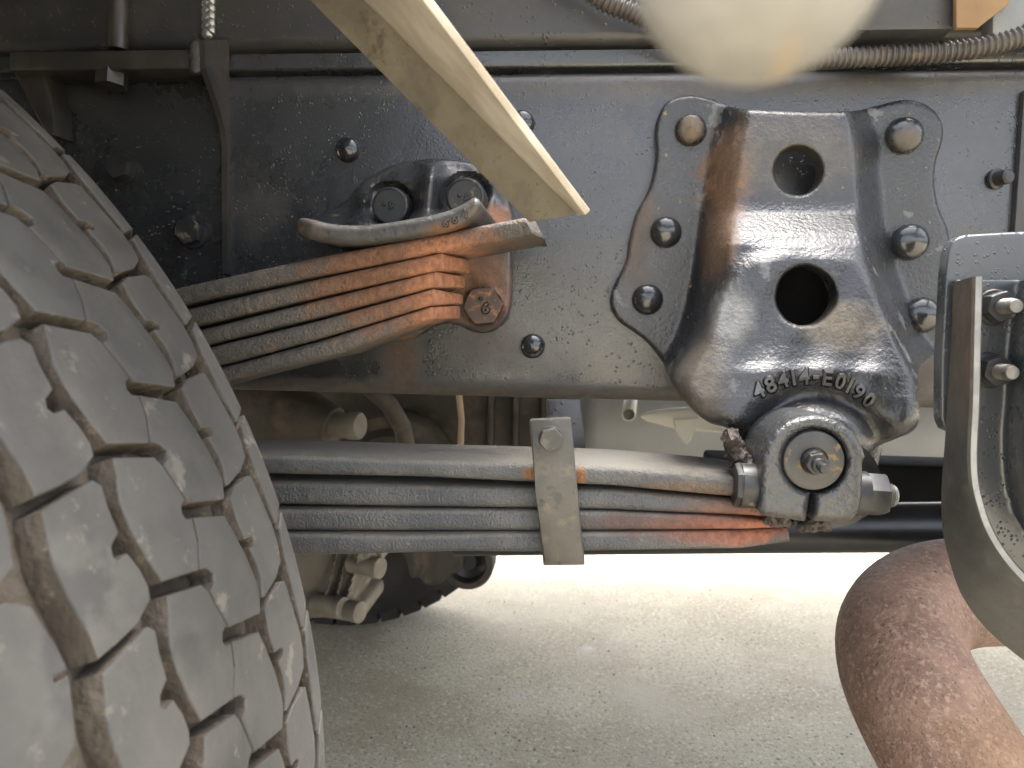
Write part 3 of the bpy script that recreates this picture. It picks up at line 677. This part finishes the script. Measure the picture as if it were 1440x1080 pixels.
# ------------------------------------------------------------------ the near tyre
TX, TZ, TR = -.6335, .5, .5
def shoulder(wv):
    wv = np.asarray(wv, float)
    a = np.clip((wv-.386)/.03, 0, None); b = np.clip((.112-wv)/.03, 0, None)
    return -.020*a**2-.020*b**2
rows = {
 'L': [(23.16, 228), (23.5, 246), (23.72, 257), (23.36, 260.5), (22.47, 259), (21.24, 259), (20.85, 253), (20.45, 251.5), (20.2, 253.5), (20.28, 259.5), (19.43, 263), (18.57, 264.5), (18.0, 263), (17.4, 252), (17.2, 240), (17.1, 228), (18.3, 227.5), (19.8, 225), (21, 224), (22.2, 225.5)],
 'C': [(24.4, 273), (23.9, 298), (23.4, 301.3), (21.4, 307.3), (21.15, 303), (20.8, 301.6), (20.5, 303), (20.4, 307.3), (19.2, 305), (17.95, 299.3), (18.15, 288), (18.4, 274), (19.71, 269.5), (21.16, 266.5), (22.4, 266.5), (23.45, 270)],
 'D': [(20.4, 308.6), (19.75, 333), (18.75, 336.5), (17.23, 340.5), (15.6, 343.3), (14.8, 343), (13.9, 338.5), (14.5, 309.5), (14.75, 309), (16.73, 303), (17.0, 307.8), (17.35, 309.5), (17.7, 307), (17.85, 303.5), (17.95, 300.8), (19.2, 306.2)],
 'E': [(20.5, 345), (19.2, 343.3), (18.0, 345), (17.95, 351), (17.7, 353.2), (17.45, 351.5), (17.4, 346.5), (16.41, 349), (15.6, 349), (14.55, 345), (14.5, 348), (14.97, 364), (15.6, 373.5), (16.5, 376), (17.6, 376.6), (19.75, 373.6), (21.1, 372), (21.2, 368), (20.9, 352)],
 'A': [(17.4, 383.5), (16.0, 380.5), (14.3, 379), (11.15, 380.5), (11.35, 385), (11.9, 398), (12.0, 414), (14, 415.5), (14.2, 412.5), (14.5, 415.5), (16.3, 415.5), (16.5, 412.5), (16.8, 415.5), (18.2, 414), (18.15, 397)],
 'K': [(20.1, 209.5), (19.37, 211), (18.55, 213), (17.72, 214.5), (17.45, 214.2), (17.5, 208), (17.3, 208), (17.25, 214), (16.1, 212), (15, 209), (14.6, 202), (14.3, 186), (14.4, 172), (16.5, 170), (18.4, 172.5), (20.5, 172.5), (20.75, 186), (20.6, 202)],
 'J': [(18.6, 162), (18.9, 140), (19.2, 106), (19.1, 92), (13.2, 92), (13.1, 106), (12.9, 140), (12.6, 160), (14, 166), (16, 164)],
}
PER = 360/54
def block_mesh(poly, name):
    P = np.array(poly, float); ph0 = P[:, 0].mean()
    A = np.stack([(P[:, 0]-ph0)*math.pi/180*TR*1000, P[:, 1]], -1)       # mm
    # orient counter-clockwise
    ar = .5*np.sum(A[:, 0]*np.roll(A[:, 1], -1)-np.roll(A[:, 0], -1)*A[:, 1])
    if ar < 0: A = A[::-1]
    A = resample(A, 3.2, True) if False else A
    n = len(A)
    d1 = A-np.roll(A, 1, 0); d2 = np.roll(A, -1, 0)-A
    nn = np.stack([-(d1[:, 1]+d2[:, 1]), d1[:, 0]+d2[:, 0]], -1); nn /= np.linalg.norm(nn, axis=1)[:, None]+1e-9
    rings = [(A-nn*.8, -13.0), (A-nn*.1, -.8), (A+nn*.25, -.2), (A+nn*.7, 0.)]
    def pos(q, dr):
        ph = q[:, 0]/1000/TR; wv = q[:, 1]/1000; rad = TR+dr/1000+shoulder(wv)
        return np.stack([rad*np.cos(ph), wv, rad*np.sin(ph)], -1)
    V = []; Fc = []
    for q, dr in rings: V += list(pos(q, dr))
    for k in range(len(rings)-1):
        for i in range(n): Fc.append((k*n+i, k*n+(i+1) % n, (k+1)*n+(i+1) % n, (k+1)*n+i))
    top = rings[-1][0]; o = (len(rings)-1)*n
    gx, gy = np.meshgrid(np.arange(top[:, 0].min(), top[:, 0].max(), 9.), np.arange(top[:, 1].min(), top[:, 1].max(), 9.))
    gx = gx.ravel(); gy = gy.ravel(); kp = psd(gx, gy, top) > 3
    extra = np.stack([gx[kp], gy[kp]], -1)
    allp = np.vstack([top, extra]); vv, ee, ff, *_ = delaunay_2d_cdt([Vector(p) for p in allp], [(i, (i+1) % n) for i in range(n)], [], 0, 1e-6)
    VX = np.array([v[:] for v in vv]); T = np.array([f for f in ff if len(f) == 3]); cc = VX[T].mean(1); T = T[psd(cc[:, 0], cc[:, 1], top) > 0]
    base = len(V); V += list(pos(VX, 0.))
    Fc += [tuple(base+i for i in t_) for t_ in T]
    bm = bmesh.new(); bv = [bm.verts.new(v) for v in V]
    for f in Fc:
        try: bm.faces.new([bv[i] for i in f])
        except ValueError: pass
    bmesh.ops.remove_doubles(bm, verts=bm.verts, dist=1e-5); bmesh.ops.recalc_face_normals(bm, faces=bm.faces)
    for f in bm.faces: f.smooth = True
    for e in bm.edges:
        if len(e.link_faces) == 2 and e.calc_face_angle(0) > R_(24): e.smooth = False
    me = bpy.data.meshes.new(name); bm.to_mesh(me); bm.free(); me.materials.append(M['rubber']); me.materials.append(M['groove'])
    for p in me.polygons:
        c_ = p.center; rr_ = math.hypot(c_[0], c_[2])
        if abs(p.normal[0]*c_[0]+p.normal[2]*c_[2])/rr_ < .45 and c_[1] < .405: p.material_index = 1
    return me, ph0
t = thing('wheel_assembly', 'large dusty grey truck wheel with deep zigzag tread blocks beside the springs', 'wheel', (TX, .25, 0))
carc_prof = [(.30, .13), (.33, .108), (.39, .092), (.45, .095), (.474, .102), (.486, .118), (.4885, .14), (.4885, .25), (.4885, .36), (.486, .38), (.474, .398), (.45, .408), (.39, .412), (.33, .40), (.30, .378), (.285, .36), (.285, .14), (.30, .13)]
tire = lathe('tire', carc_prof, (TX, 0, TZ), (0, 1, 0), M['groove'], t, 128, sharp=60)
tire_in = Matrix.Translation((TX, 0, TZ))
rest = bmesh.new()
for rn, poly in rows.items():
    me, ph0 = block_mesh(poly, 'tread_block')
    for k in range(54):
        ang = ph0+k*PER; a = (ang+180) % 360-180
        mat4 = tire_in @ Matrix.Rotation(-R_(ang), 4, 'Y')
        if -14 < a < 62 and rn != 'J':
            o = bpy.data.objects.new('tread_block', me); C.objects.link(o); o.parent = tire; o.matrix_basis = mat4
        else:
            tmp = me.copy(); tmp.transform(mat4); rest.from_mesh(tmp); bpy.data.meshes.remove(tmp)
rm = bpy.data.meshes.new('tread_blocks'); rest.to_mesh(rm); rest.free(); o = link('tread_blocks', rm, M['rubber'], tire); rm.materials.append(M['groove']); setp(o, kind='stuff')
lathe('rim', [(.285, .36), (.27, .355), (.265, .25), (.20, .22), (.10, .20), (0, .20)], (TX, 0, TZ), (0, 1, 0), M['oily'], t, 48)

# ------------------------------------------------------------------ far wheel and axle
FY = 1.77
t = thing('wheel_assembly', 'dark shaded wheel on the far side of the axle standing on the concrete', 'wheel', (TX+.03, FY+.12, 0))
c0 = Vector((TX+.045, 0, TZ))
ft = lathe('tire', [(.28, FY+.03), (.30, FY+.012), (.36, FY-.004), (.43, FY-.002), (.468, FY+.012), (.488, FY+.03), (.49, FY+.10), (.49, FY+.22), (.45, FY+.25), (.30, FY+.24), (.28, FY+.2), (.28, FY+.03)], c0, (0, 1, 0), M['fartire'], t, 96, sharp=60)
lathe('rim', [(.29, FY+.02), (.26, FY+.05), (.24, FY+.12), (0, FY+.13)], c0, (0, 1, 0), M['oily'], t, 48)
V, Fc = box_data(.468, .5, -.024, .024, 0, .2, .003)
V = [(v[0], v[2], v[1]) for v in V]
fb = bpy.data.meshes.new('lug'); fb.from_pydata(V, [], [tuple(f) for f in Fc]); fb.materials.append(M['fartire'])
for k in range(54):
    o = bpy.data.objects.new('tread_block', fb); C.objects.link(o); o.parent = ft
    o.matrix_basis = Matrix.Translation(c0+Vector((0, FY+.018, 0))) @ Matrix.Rotation(-R_(k*PER), 4, 'Y')

t = thing('axle_beam', 'dark oily axle beam running across between the two tyres', 'axle', (TX, 1.1, .40))
tube('beam', [(TX, .24, .5), (TX, .6, .50), (TX, .8, .475), (TX, 1.4, .475), (TX, 1.6, .5), (TX, 1.9, .5)], [.06, .06, .055, .055, .06, .06], M['oily'], t, 20)
for y in (.545, 1.62): box('spring_seat', (TX-.07, TX+.07, y-.05, y+.05, .54, .57), M['oily'], t, .004)
lathe('hub', [(.15, .0), (.15, .03), (.13, .04), (0, .04)], (TX+.02, FY-.09, TZ), (0, -1, 0), M['oily'], t, 32)

# caliper casting with four bolts, seen below the spring beside the tyre
YCAL = .98
t = thing('brake_caliper', 'pale grey cast caliper with round bolt heads hanging below the main spring', 'caliper', pw(480, 865, YCAL))
co = catmull([(400, 760), (470, 755), (530, 770), (536, 790), (520, 800), (508, 815), (498, 840), (512, 850), (512, 868), (495, 874), (455, 868), (425, 870), (390, 860)], 3, True)
def cal_depth(x, y):
    Y = YCAL+0*x
    for rx in (468, 483, 499): Y = Y-.022*np.exp(-((x-rx+.25*(y-800))/3.5)**2)*S((y-770)/8)*S((850-y)/12)
    Y = Y-.03*S((24-np.hypot(x-508, y-775))/12)
    return Y
relief('housing', co, cal_depth, M['castgrey'], t, step=3.5, back=.1, rnd=6)
s = pxl(1, YCAL)
for px, py, L in ((519, 796, 21), (468, 852, 20), (492, 858, 20)):
    q = pw(px, py, YCAL-.02); ax = Vector((1, -.42, .02)).normalized()
    mb = MB(); mb.add(*lathe_data([(14.5*s, -.03), (14.5*s, .4*L*s), (15.5*s, .42*L*s), (15.5*s, .95*L*s), (14*s, L*s), (0, L*s)], q, ax, 24)); mb.build('bolt_head', M['boltlight'], t)
# small block and ring in front of the far wheel
t = thing('damper_mount', 'oily round damper eye with cast foot in front of the far tyre', 'mount', pw(640, 815, 1.5))
q = pw(660, 786, 1.5); s = pxl(1, 1.5)
lathe('eye_ring', [(26*s, .03), (36*s, .03), (38*s, .02), (38*s, -.03), (36*s, -.035), (28*s, -.035), (26*s, -.02), (26*s, .03)], q, (0, 1, 0), M['oily'], t, 32)
lathe('eye_bush', [(26*s, -.01), (14*s, -.004), (12*s, -.02), (0, -.02)], q, (0, 1, 0), M['black'], t, 24)
relief('foot', catmull([(560, 755), (640, 755), (650, 800), (632, 808), (622, 820), (600, 822), (590, 812), (578, 812), (573, 790)], 3, True), lambda x, y: 1.46+0*x-.02*np.exp(-((x-590)/6)**2), M['oily'], t, step=4, back=.06, rnd=5)

# things above the spring, under the rail
YD = 1.3
t = thing('brake_drum', 'dull dark brake drum seen through the gap over the main spring', 'drum', pw(548, 680, YD))
s = pxl(1, YD); q = pw(548, 668, YD)
lathe('drum', [(0, -.03), (60*s, -.03), (70*s, -.015), (86*s, -.01), (92*s, 0), (95*s, .01), (95*s, .05), (0, .05)], q, (-.15, 1, 0), M['oily'], t, 48)
t = thing('steering_arm', 'brown steering arm with a capped joint behind the tyre above the spring', 'steering arm', pw(470, 610, .95))
bm_ = MB(); bm_.add(*tube_data([pw(330, 560, 1.0), pw(400, 575, .98), pw(440, 590, .96), pw(470, 600, .95)], [.05, .048, .035, .026], 20)); bm_.build('arm', M['oily'], t)
q = pw(480, 598, .95); lathe('joint_cap', [(.017, -.02), (.017, .012), (.0185, .013), (.0185, .026), (.0165, .029), (0, .029)], q, (1, -.25, .03), M['castgrey'], t, 24)
tube('rod', [pw(520, 545, 1.1), pw(548, 570, 1.1), pw(566, 600, 1.12), pw(572, 630, 1.14)], .014, M['oily'], t, 14)
t = thing('brake_hose', 'thin tan brake hose hanging down in the gap above the main spring', 'hose', pw(648, 640, .95))
tube('hose', [pw(641, 520, .95), pw(646, 560, .95), pw(649, 590, .95), pw(648, 620, .95), pw(645, 660, .95)], .0042, M['hose'], t, 12)
t = thing('gearbox', 'dark gearbox housing filling the gap between chassis rail and spring', 'gearbox', pw(640, 700, 1.3))
p0 = pw(360, 730, 1.45); p1 = pw(822, 480, 1.45)
box('housing', (p0.x, p1.x, 1.42, 1.58, p0.z+.06, p1.z+.12), M['oily'], t, .02)
for px in (690, 725, 765): 
    q = pw(px, 600, 1.40); box('rib', (q.x-.006, q.x+.006, 1.395, 1.425, p0.z+.08, p1.z+.08), M['oily'], t, .003)

# grey tank and plastic fitting behind the right gap
YT = 1.66
t = thing('air_tank', 'smooth light grey cylindrical tank across the gap behind the spring', 'tank', pw(1000, 690, YT))
a = pw(760, 590, YT); 
lathe('shell', [(0, -.02), (.08, -.015), (.12, .01), (.13, .03), (.13, 1.45), (.12, 1.47), (0, 1.48)], (a.x+.1, YT+.13, a.z-.015), (1, 0, 0), M['tank'], t, 48)
t = thing('plastic_fitting', 'cream plastic fitting with a pointed nozzle and tapered web before the grey tank', 'fitting', pw(950, 600, 1.3))
YQ = 1.35; s = pxl(1, YQ)
q0, q1 = pw(900, 585, YQ), pw(990, 590, YQ); ax = (q1-q0)
n_ = ax.length
lathe('nozzle', [(0, 0), (.004, .002), (.009, n_*.12), (.017, n_*.45), (.021, n_*.7), (.022, n_*1.5), (0, n_*1.5)], q0, ax, M['plastic'], t, 24)
strap([(947, 590), (982, 588), (978, 604), (970, 622), (966, 626), (962, 622), (952, 606)], YQ-.03, YQ+.01, 'web', M['plastic'], t, .002)
t = thing('overflow_tube', 'short pale tube end with a dark round mouth before the grey tank', 'tube', pw(885, 583, 1.4))
q = pw(884, 583, 1.40); s = pxl(1, 1.4)
mb = MB(); mb.add(*lathe_data([(8*s, .06), (8*s, .001), (9*s, -.001), (10*s, .001), (10.2*s, .15)], q, (.1, 1, .15), 24)); mb.build('wall', M['plastic'], t)
lathe('mouth', [(8*s, .003), (0, .004)], q, (.1, 1, .15), M['black'], t, 24)

# black cross member and the cross tube
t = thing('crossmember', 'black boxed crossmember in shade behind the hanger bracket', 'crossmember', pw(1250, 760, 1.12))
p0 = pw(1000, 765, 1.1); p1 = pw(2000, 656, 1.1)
box('beam', (p0.x, p1.x, 1.1, 1.2, pw(1280, 742, 1.1).z, pw(1280, 656, 1.1).z), M['void'], t, .006)  # deep shade on the box is put into its colour
t = thing('cross_tube', 'glossy black round tube running level just behind the spring ends', 'tube', pw(1100, 778, .86))
tube('tube', [pw(640, 748, .86), pw(1000, 744, .86), pw(1330, 741, .86), pw(2400, 730, .86)], pxl(34, .86), M['black'], t, 40)

# ------------------------------------------------------------------ rusty exhaust
t = thing('exhaust_pipe', 'rust brown exhaust pipe bending round below the support bracket', 'exhaust', pw(1300, 1080, .55))
ctrl = [(2500, 900, .86), (2000, 875, .83), (1640, 850, .80), (1520, 838, .775), (1410, 831, .755), (1340, 834, .735), (1292, 852, .705), (1267, 890, .665), (1272, 940, .625), (1300, 1000, .59), (1345, 1075, .56), (1400, 1160, .53), (1460, 1250, .50)]
P = catmull([tuple(pw(*c)) for c in ctrl], 8); P = resample(P, .008)
tube('pipe', P, .0515, M['rust'], t, 56)

# ------------------------------------------------------------------ support bracket at the right
YR = .435
t = thing('support_bracket', 'grey painted support bracket with curved flange and two nuts beside the hanger bracket', 'bracket', pw(1400, 700, YR))
bp = [(1322, 560), (1322.5, 500), (1329, 383), (1333, 352), (1339, 339), (1352, 331), (1380, 329), (1436, 326), (1700, 320), (1700, 610), (1345, 612), (1328, 604), (1322, 590)]
relief('mounting_plate', bp, lambda x, y: YR+.010+0*x, M['brk'], t, step=9, back=.008, rnd=5, rdep=.002)
fb_ = catmull([(1340, 397), (1338, 470), (1334, 531), (1329, 616), (1324, 690), (1325, 740), (1333, 780), (1351, 834), (1386, 883), (1440, 929), (1520, 985)], 5)
ff_ = catmull([(1369, 389), (1367, 470), (1365, 566), (1362, 630), (1363, 670), (1369, 703), (1383, 745), (1408, 787), (1440, 823), (1490, 868), (1560, 915)], 5)
m_ = len(fb_)
Yb_ = YR+.006; Yf_ = YR-.024
fo = pws(fb_[:, 0], fb_[:, 1], np.full(m_, Yb_)); fi = pws(ff_[:, 0], ff_[:, 1], np.full(m_, Yf_))
# thickness vector to the inside of the bend (right/up)
tg = np.gradient(fo, axis=0); nrm = np.stack([-tg[:, 2], 0*tg[:, 0], tg[:, 0]], -1); nrm /= np.linalg.norm(nrm, axis=1)[:, None]
if nrm[0, 0] < 0: nrm = -nrm
th = .0052
V = []; Fc = []
rowsV = [fo, fo+(fi-fo)*.5, fi+[0, .0012, 0], fi+nrm*.0012, fi+nrm*(th-.001), fi+nrm*th+[0, .0012, 0], fo+nrm*th]
for rw in rowsV: V += list(rw)
for a_ in range(len(rowsV)):
    b_ = (a_+1) % len(rowsV)
    for i in range(m_-1): Fc.append((a_*m_+i, a_*m_+i+1, b_*m_+i+1, b_*m_+i))
Fc.append(tuple(a_*m_ for a_ in range(len(rowsV)))); Fc.append(tuple(a_*m_+m_-1 for a_ in range(len(rowsV)))[::-1])
fl_ = mesh('flange', V, Fc, M['flange'], t, sharp=40); fl_.data.materials.append(M['edge'])
for p_ in fl_.data.polygons:
    if p_.normal[1] < -.75: p_.material_index = 1
# channel plate between the flanges, its inner wall rises again to the right
cp = list(map(tuple, ff_[:, :]+[2, 6]))
inner = catmull([(1452, 395), (1440, 470), (1434, 560), (1430, 620), (1436, 690), (1460, 745), (1520, 800), (1600, 850)], 5)
poly = [(1345, 394)]+[tuple(p) for p in (fb_[2:]+[9, -6])]+[(1700, 980), (1700, 394)]
def chan_depth(x, y):
    Y = YR+.004+0*x
    edge = np.interp(y, inner[:, 1], inner[:, 0])
    return Y-.030*S((x-edge+22)/40)
relief('channel_plate', poly, chan_depth, M['brk'], t, step=6, back=.004, rnd=2, rdep=.0005)
for px, py in ((1396, 432), (1391, 521)):
    c = pw(px, py, YR+.003); s = pxl(1, YR)
    ax = Vector((.02, -1, .0))
    mb = MB(); mb.add(*lathe_data([(24*s, 0), (24*s, .0012), (22.5*s, .0018), (10*s, .0018)], c, ax, 30)); wsh = None
    mb.add(*hex_data(c+ax*.0018, ax, 21*s, .0085, .35)); nt_ = mb.build('nut', M['bolt'], t)
    prof = [(10.5*s, .008)]
    for i in range(9): prof += [(10.5*s, .009+i*.0011), (9.7*s, .0095+i*.0011)]
    prof += [(9.7*s, .0187), (9.5*s, .0205), (8.2*s, .022), (0, .0222)]
    lathe('stud', prof, c, ax, M['steel'], nt_, 22)

# ------------------------------------------------------------------ diagonal angle bar
t = thing('angle_bar', 'tan dusty steel angle bar slanting down in front of the chassis rail', 'angle bar', pw(790, 300, .43))
def lin(p, q, f): return p[0]+(q[0]-p[0])*f, p[1]+(q[1]-p[1])*f
L0, L1 = (435, 0), (744, 313); K0, K1 = (513, 0), (797, 284); O0, O1 = (594, 0), (823, 303)
ext = -2.2
stA = [Vector(pw(*lin(L0, L1, f), yl)) for f, yl in ((ext, .435), (1, .435))]
stK = [Vector(pw(*lin(K0, K1, f), yk)) for f, yk in ((ext, .425), (1, .425))]
stK[1] = pw(812, 302, .425)
stO = [Vector(pw(*lin(O0, O1, f), yo)) for f, yo in ((ext, .315), (1, .405))]
dv_ = (pw(823, 303, .405)-pw(594, 0, .33)); stO[0] = pw(594, 0, .33)-dv_*1.9
def quad_slab(a0, a1, b0, b1, th, name, m, parent, n=Vector((0, 1, 0))):
    nrm = (a1-a0).cross(b0-a0).normalized()
    if nrm.y < 0: nrm = -nrm
    bm = bmesh.new(); q = [bm.verts.new(p) for p in (a0, a1, b1, b0)]; k = [bm.verts.new(p+nrm*th) for p in (a0, a1, b1, b0)]
    bm.faces.new(q); bm.faces.new(k[::-1])
    for i in range(4): bm.faces.new((q[i], k[i], k[(i+1) % 4], q[(i+1) % 4]))
    bmesh.ops.bevel(bm, geom=list(bm.edges), offset=.0009, segments=2, profile=.5, affect='EDGES')
    bm.verts.index_update(); V = [v.co.copy() for v in bm.verts]; Fc = [[v.index for v in f.verts] for f in bm.faces]; bm.free()
    return mesh(name, V, Fc, m, parent)
quad_slab(stA[0], stA[1], stK[0], stK[1], .004, 'wide_leg', M['gold'], t)
off_ = Vector((0, .005, .0))
quad_slab(stK[0]+off_, stK[1]+off_, stO[0], stO[1], .004, 'narrow_leg', M['gold_lit'], t)

# ------------------------------------------------------------------ cream post end close to the lens
t = thing('rounded_post', 'cream rounded post end hanging down close in front of the rail', 'post', pw(1060, 100, .085))
YO = .085; q = pw(1063, 106, YO); rr = pxl(168, YO)
up = Vector((.0, .10, 1)).normalized()
prof = [(0, 0)]+[(rr*math.sin(R_(a)), rr*.98*(1-math.cos(R_(a)))) for a in range(10, 91, 10)]+[(rr, rr*3.2), (rr*.99, .445), (0, .445)]
lathe('post', prof, q, up, M['white'], t, 48, sharp=60)

# ------------------------------------------------------------------ conduit
t = thing('flexible_conduit', 'dark corrugated flexible conduit running along the top edge of the rail', 'conduit', pw(1250, 85, .62))
yc = YW-.028
cp = [(640, -230, yc), (690, -120, yc), (760, -50, yc), (810, -25, yc), (850, 2, yc), (890, 18, yc), (930, 38, yc), (990, 66, yc), (1060, 84, yc), (1140, 84, yc), (1230, 79, yc), (1320, 74, yc-.004), (1390, 64, yc-.006), (1450, 46, yc-.008), (1520, 15, yc-.01), (1640, -70, yc-.01), (1720, -230, yc-.01)]
P = resample(catmull([tuple(pw(*c)) for c in cp], 8), .0007)
L = np.arange(len(P))*.0007
rad = .0073+.0010*np.sin(2*math.pi*L/.0046)
tube('hose', P, rad, M['conduit'], t, 14, sharp=80)

# ------------------------------------------------------------------ plates at the top right
t = thing('body_mount', 'dark body mount plate with a brown primed gusset above the conduit', 'mount', pw(1300, 42, .6))
zl = pw(1280, 42, .615).z
a0 = pw(1206, 42, .615); a1 = pw(1344, 40, .615)
box('mount_plate', (a0.x, a1.x, .615, .652, zl, zl+.14), M['sub'], t, .003)
strap([(1344, -80), (1450, -80), (1418, 6), (1376, 39), (1345, 39)], .606, .612, 'brown_gusset', M['brownplate'], t, .001)
strap([(1208, 18), (1222, 14), (1250, -70), (1232, -70)], .60, .606, 'brown_strip', M['brownplate'], t, .001)
strap([(1396, -80), (1600, -80), (1600, 52), (1396, 52)], .622, .640, 'grey_plate', M['lightplate'], t, .002)

# ------------------------------------------------------------------ outrigger at the upper left
t = thing('outrigger_bracket', 'dark welded outrigger bracket with tapered gusset above the tyre', 'bracket', pw(150, 97, .63))
X0 = pw(319, 150, YW).x
pts = []
for px, py in ((284, 57), (285, 96), (294, 121), (305.5, 155), (313, 184), (315.5, 207), (315.8, 300), (316, 385)):
    d = rays(px, py); Y = X0*d[1]/d[0]; pts.append((Y, pw(px, py, Y).z))
pts = [(y, z) for y, z in pts]
zt = pw(318, 75, YW).z; zb = pts[-1][1]
poly = [(YW+.0005, zt+.012)]+pts+[(YW+.0005, zb)]
n = len(poly); V = [(X0-.0025, y, z) for y, z in poly]+[(X0+.0025, y, z) for y, z in poly]
Fc = [tuple(range(n)), tuple(range(n, 2*n))[::-1]]+[(i, (i+1) % n, n+(i+1) % n, n+i) for i in range(n)]
mesh('gusset', V, Fc, M['outr'], t)
YS = pts[0][0]+.004
zl0 = pw(150, 98, YS).z; zl1 = pw(150, 70, YS).z; xl = pw(12, 85, YS).x
box('shelf', (xl, X0-.0026, YS, YW-.0025, zl0, zl1), M['outr'], t, .0025)
mb = MB()
for i in range(7):
    q = pw(277+1.5*math.sin(i*2), 66+5*i, YS); mb.add(*lathe_data([(0, .005), (.004, .004), (.006, .001), (.0062, -.002)], q, (.3, -1, -.2), 10))
mb.build('weld_bead', M['outr'], t)
c = pw(158, 112, YS+.012); mb = MB(); mb.add(*hex_data(c+Vector((0, 0, .006)), (0, -.15, -1), .013, .013, .2)); mb.build('shelf_nut', M['outr'], t)
strap([(18, 98), (60, 98), (74, 150), (76, 190), (66, 190), (40, 140)], YS+.012, YW-.002, 'gusset', M['outr'], t, .001)
tube('rod', [pw(166, 70, YS+.018), pw(166, 0, YS+.018), pw(166, -120, YS+.018)], pxl(14, YS), M['outr'], t, 20)
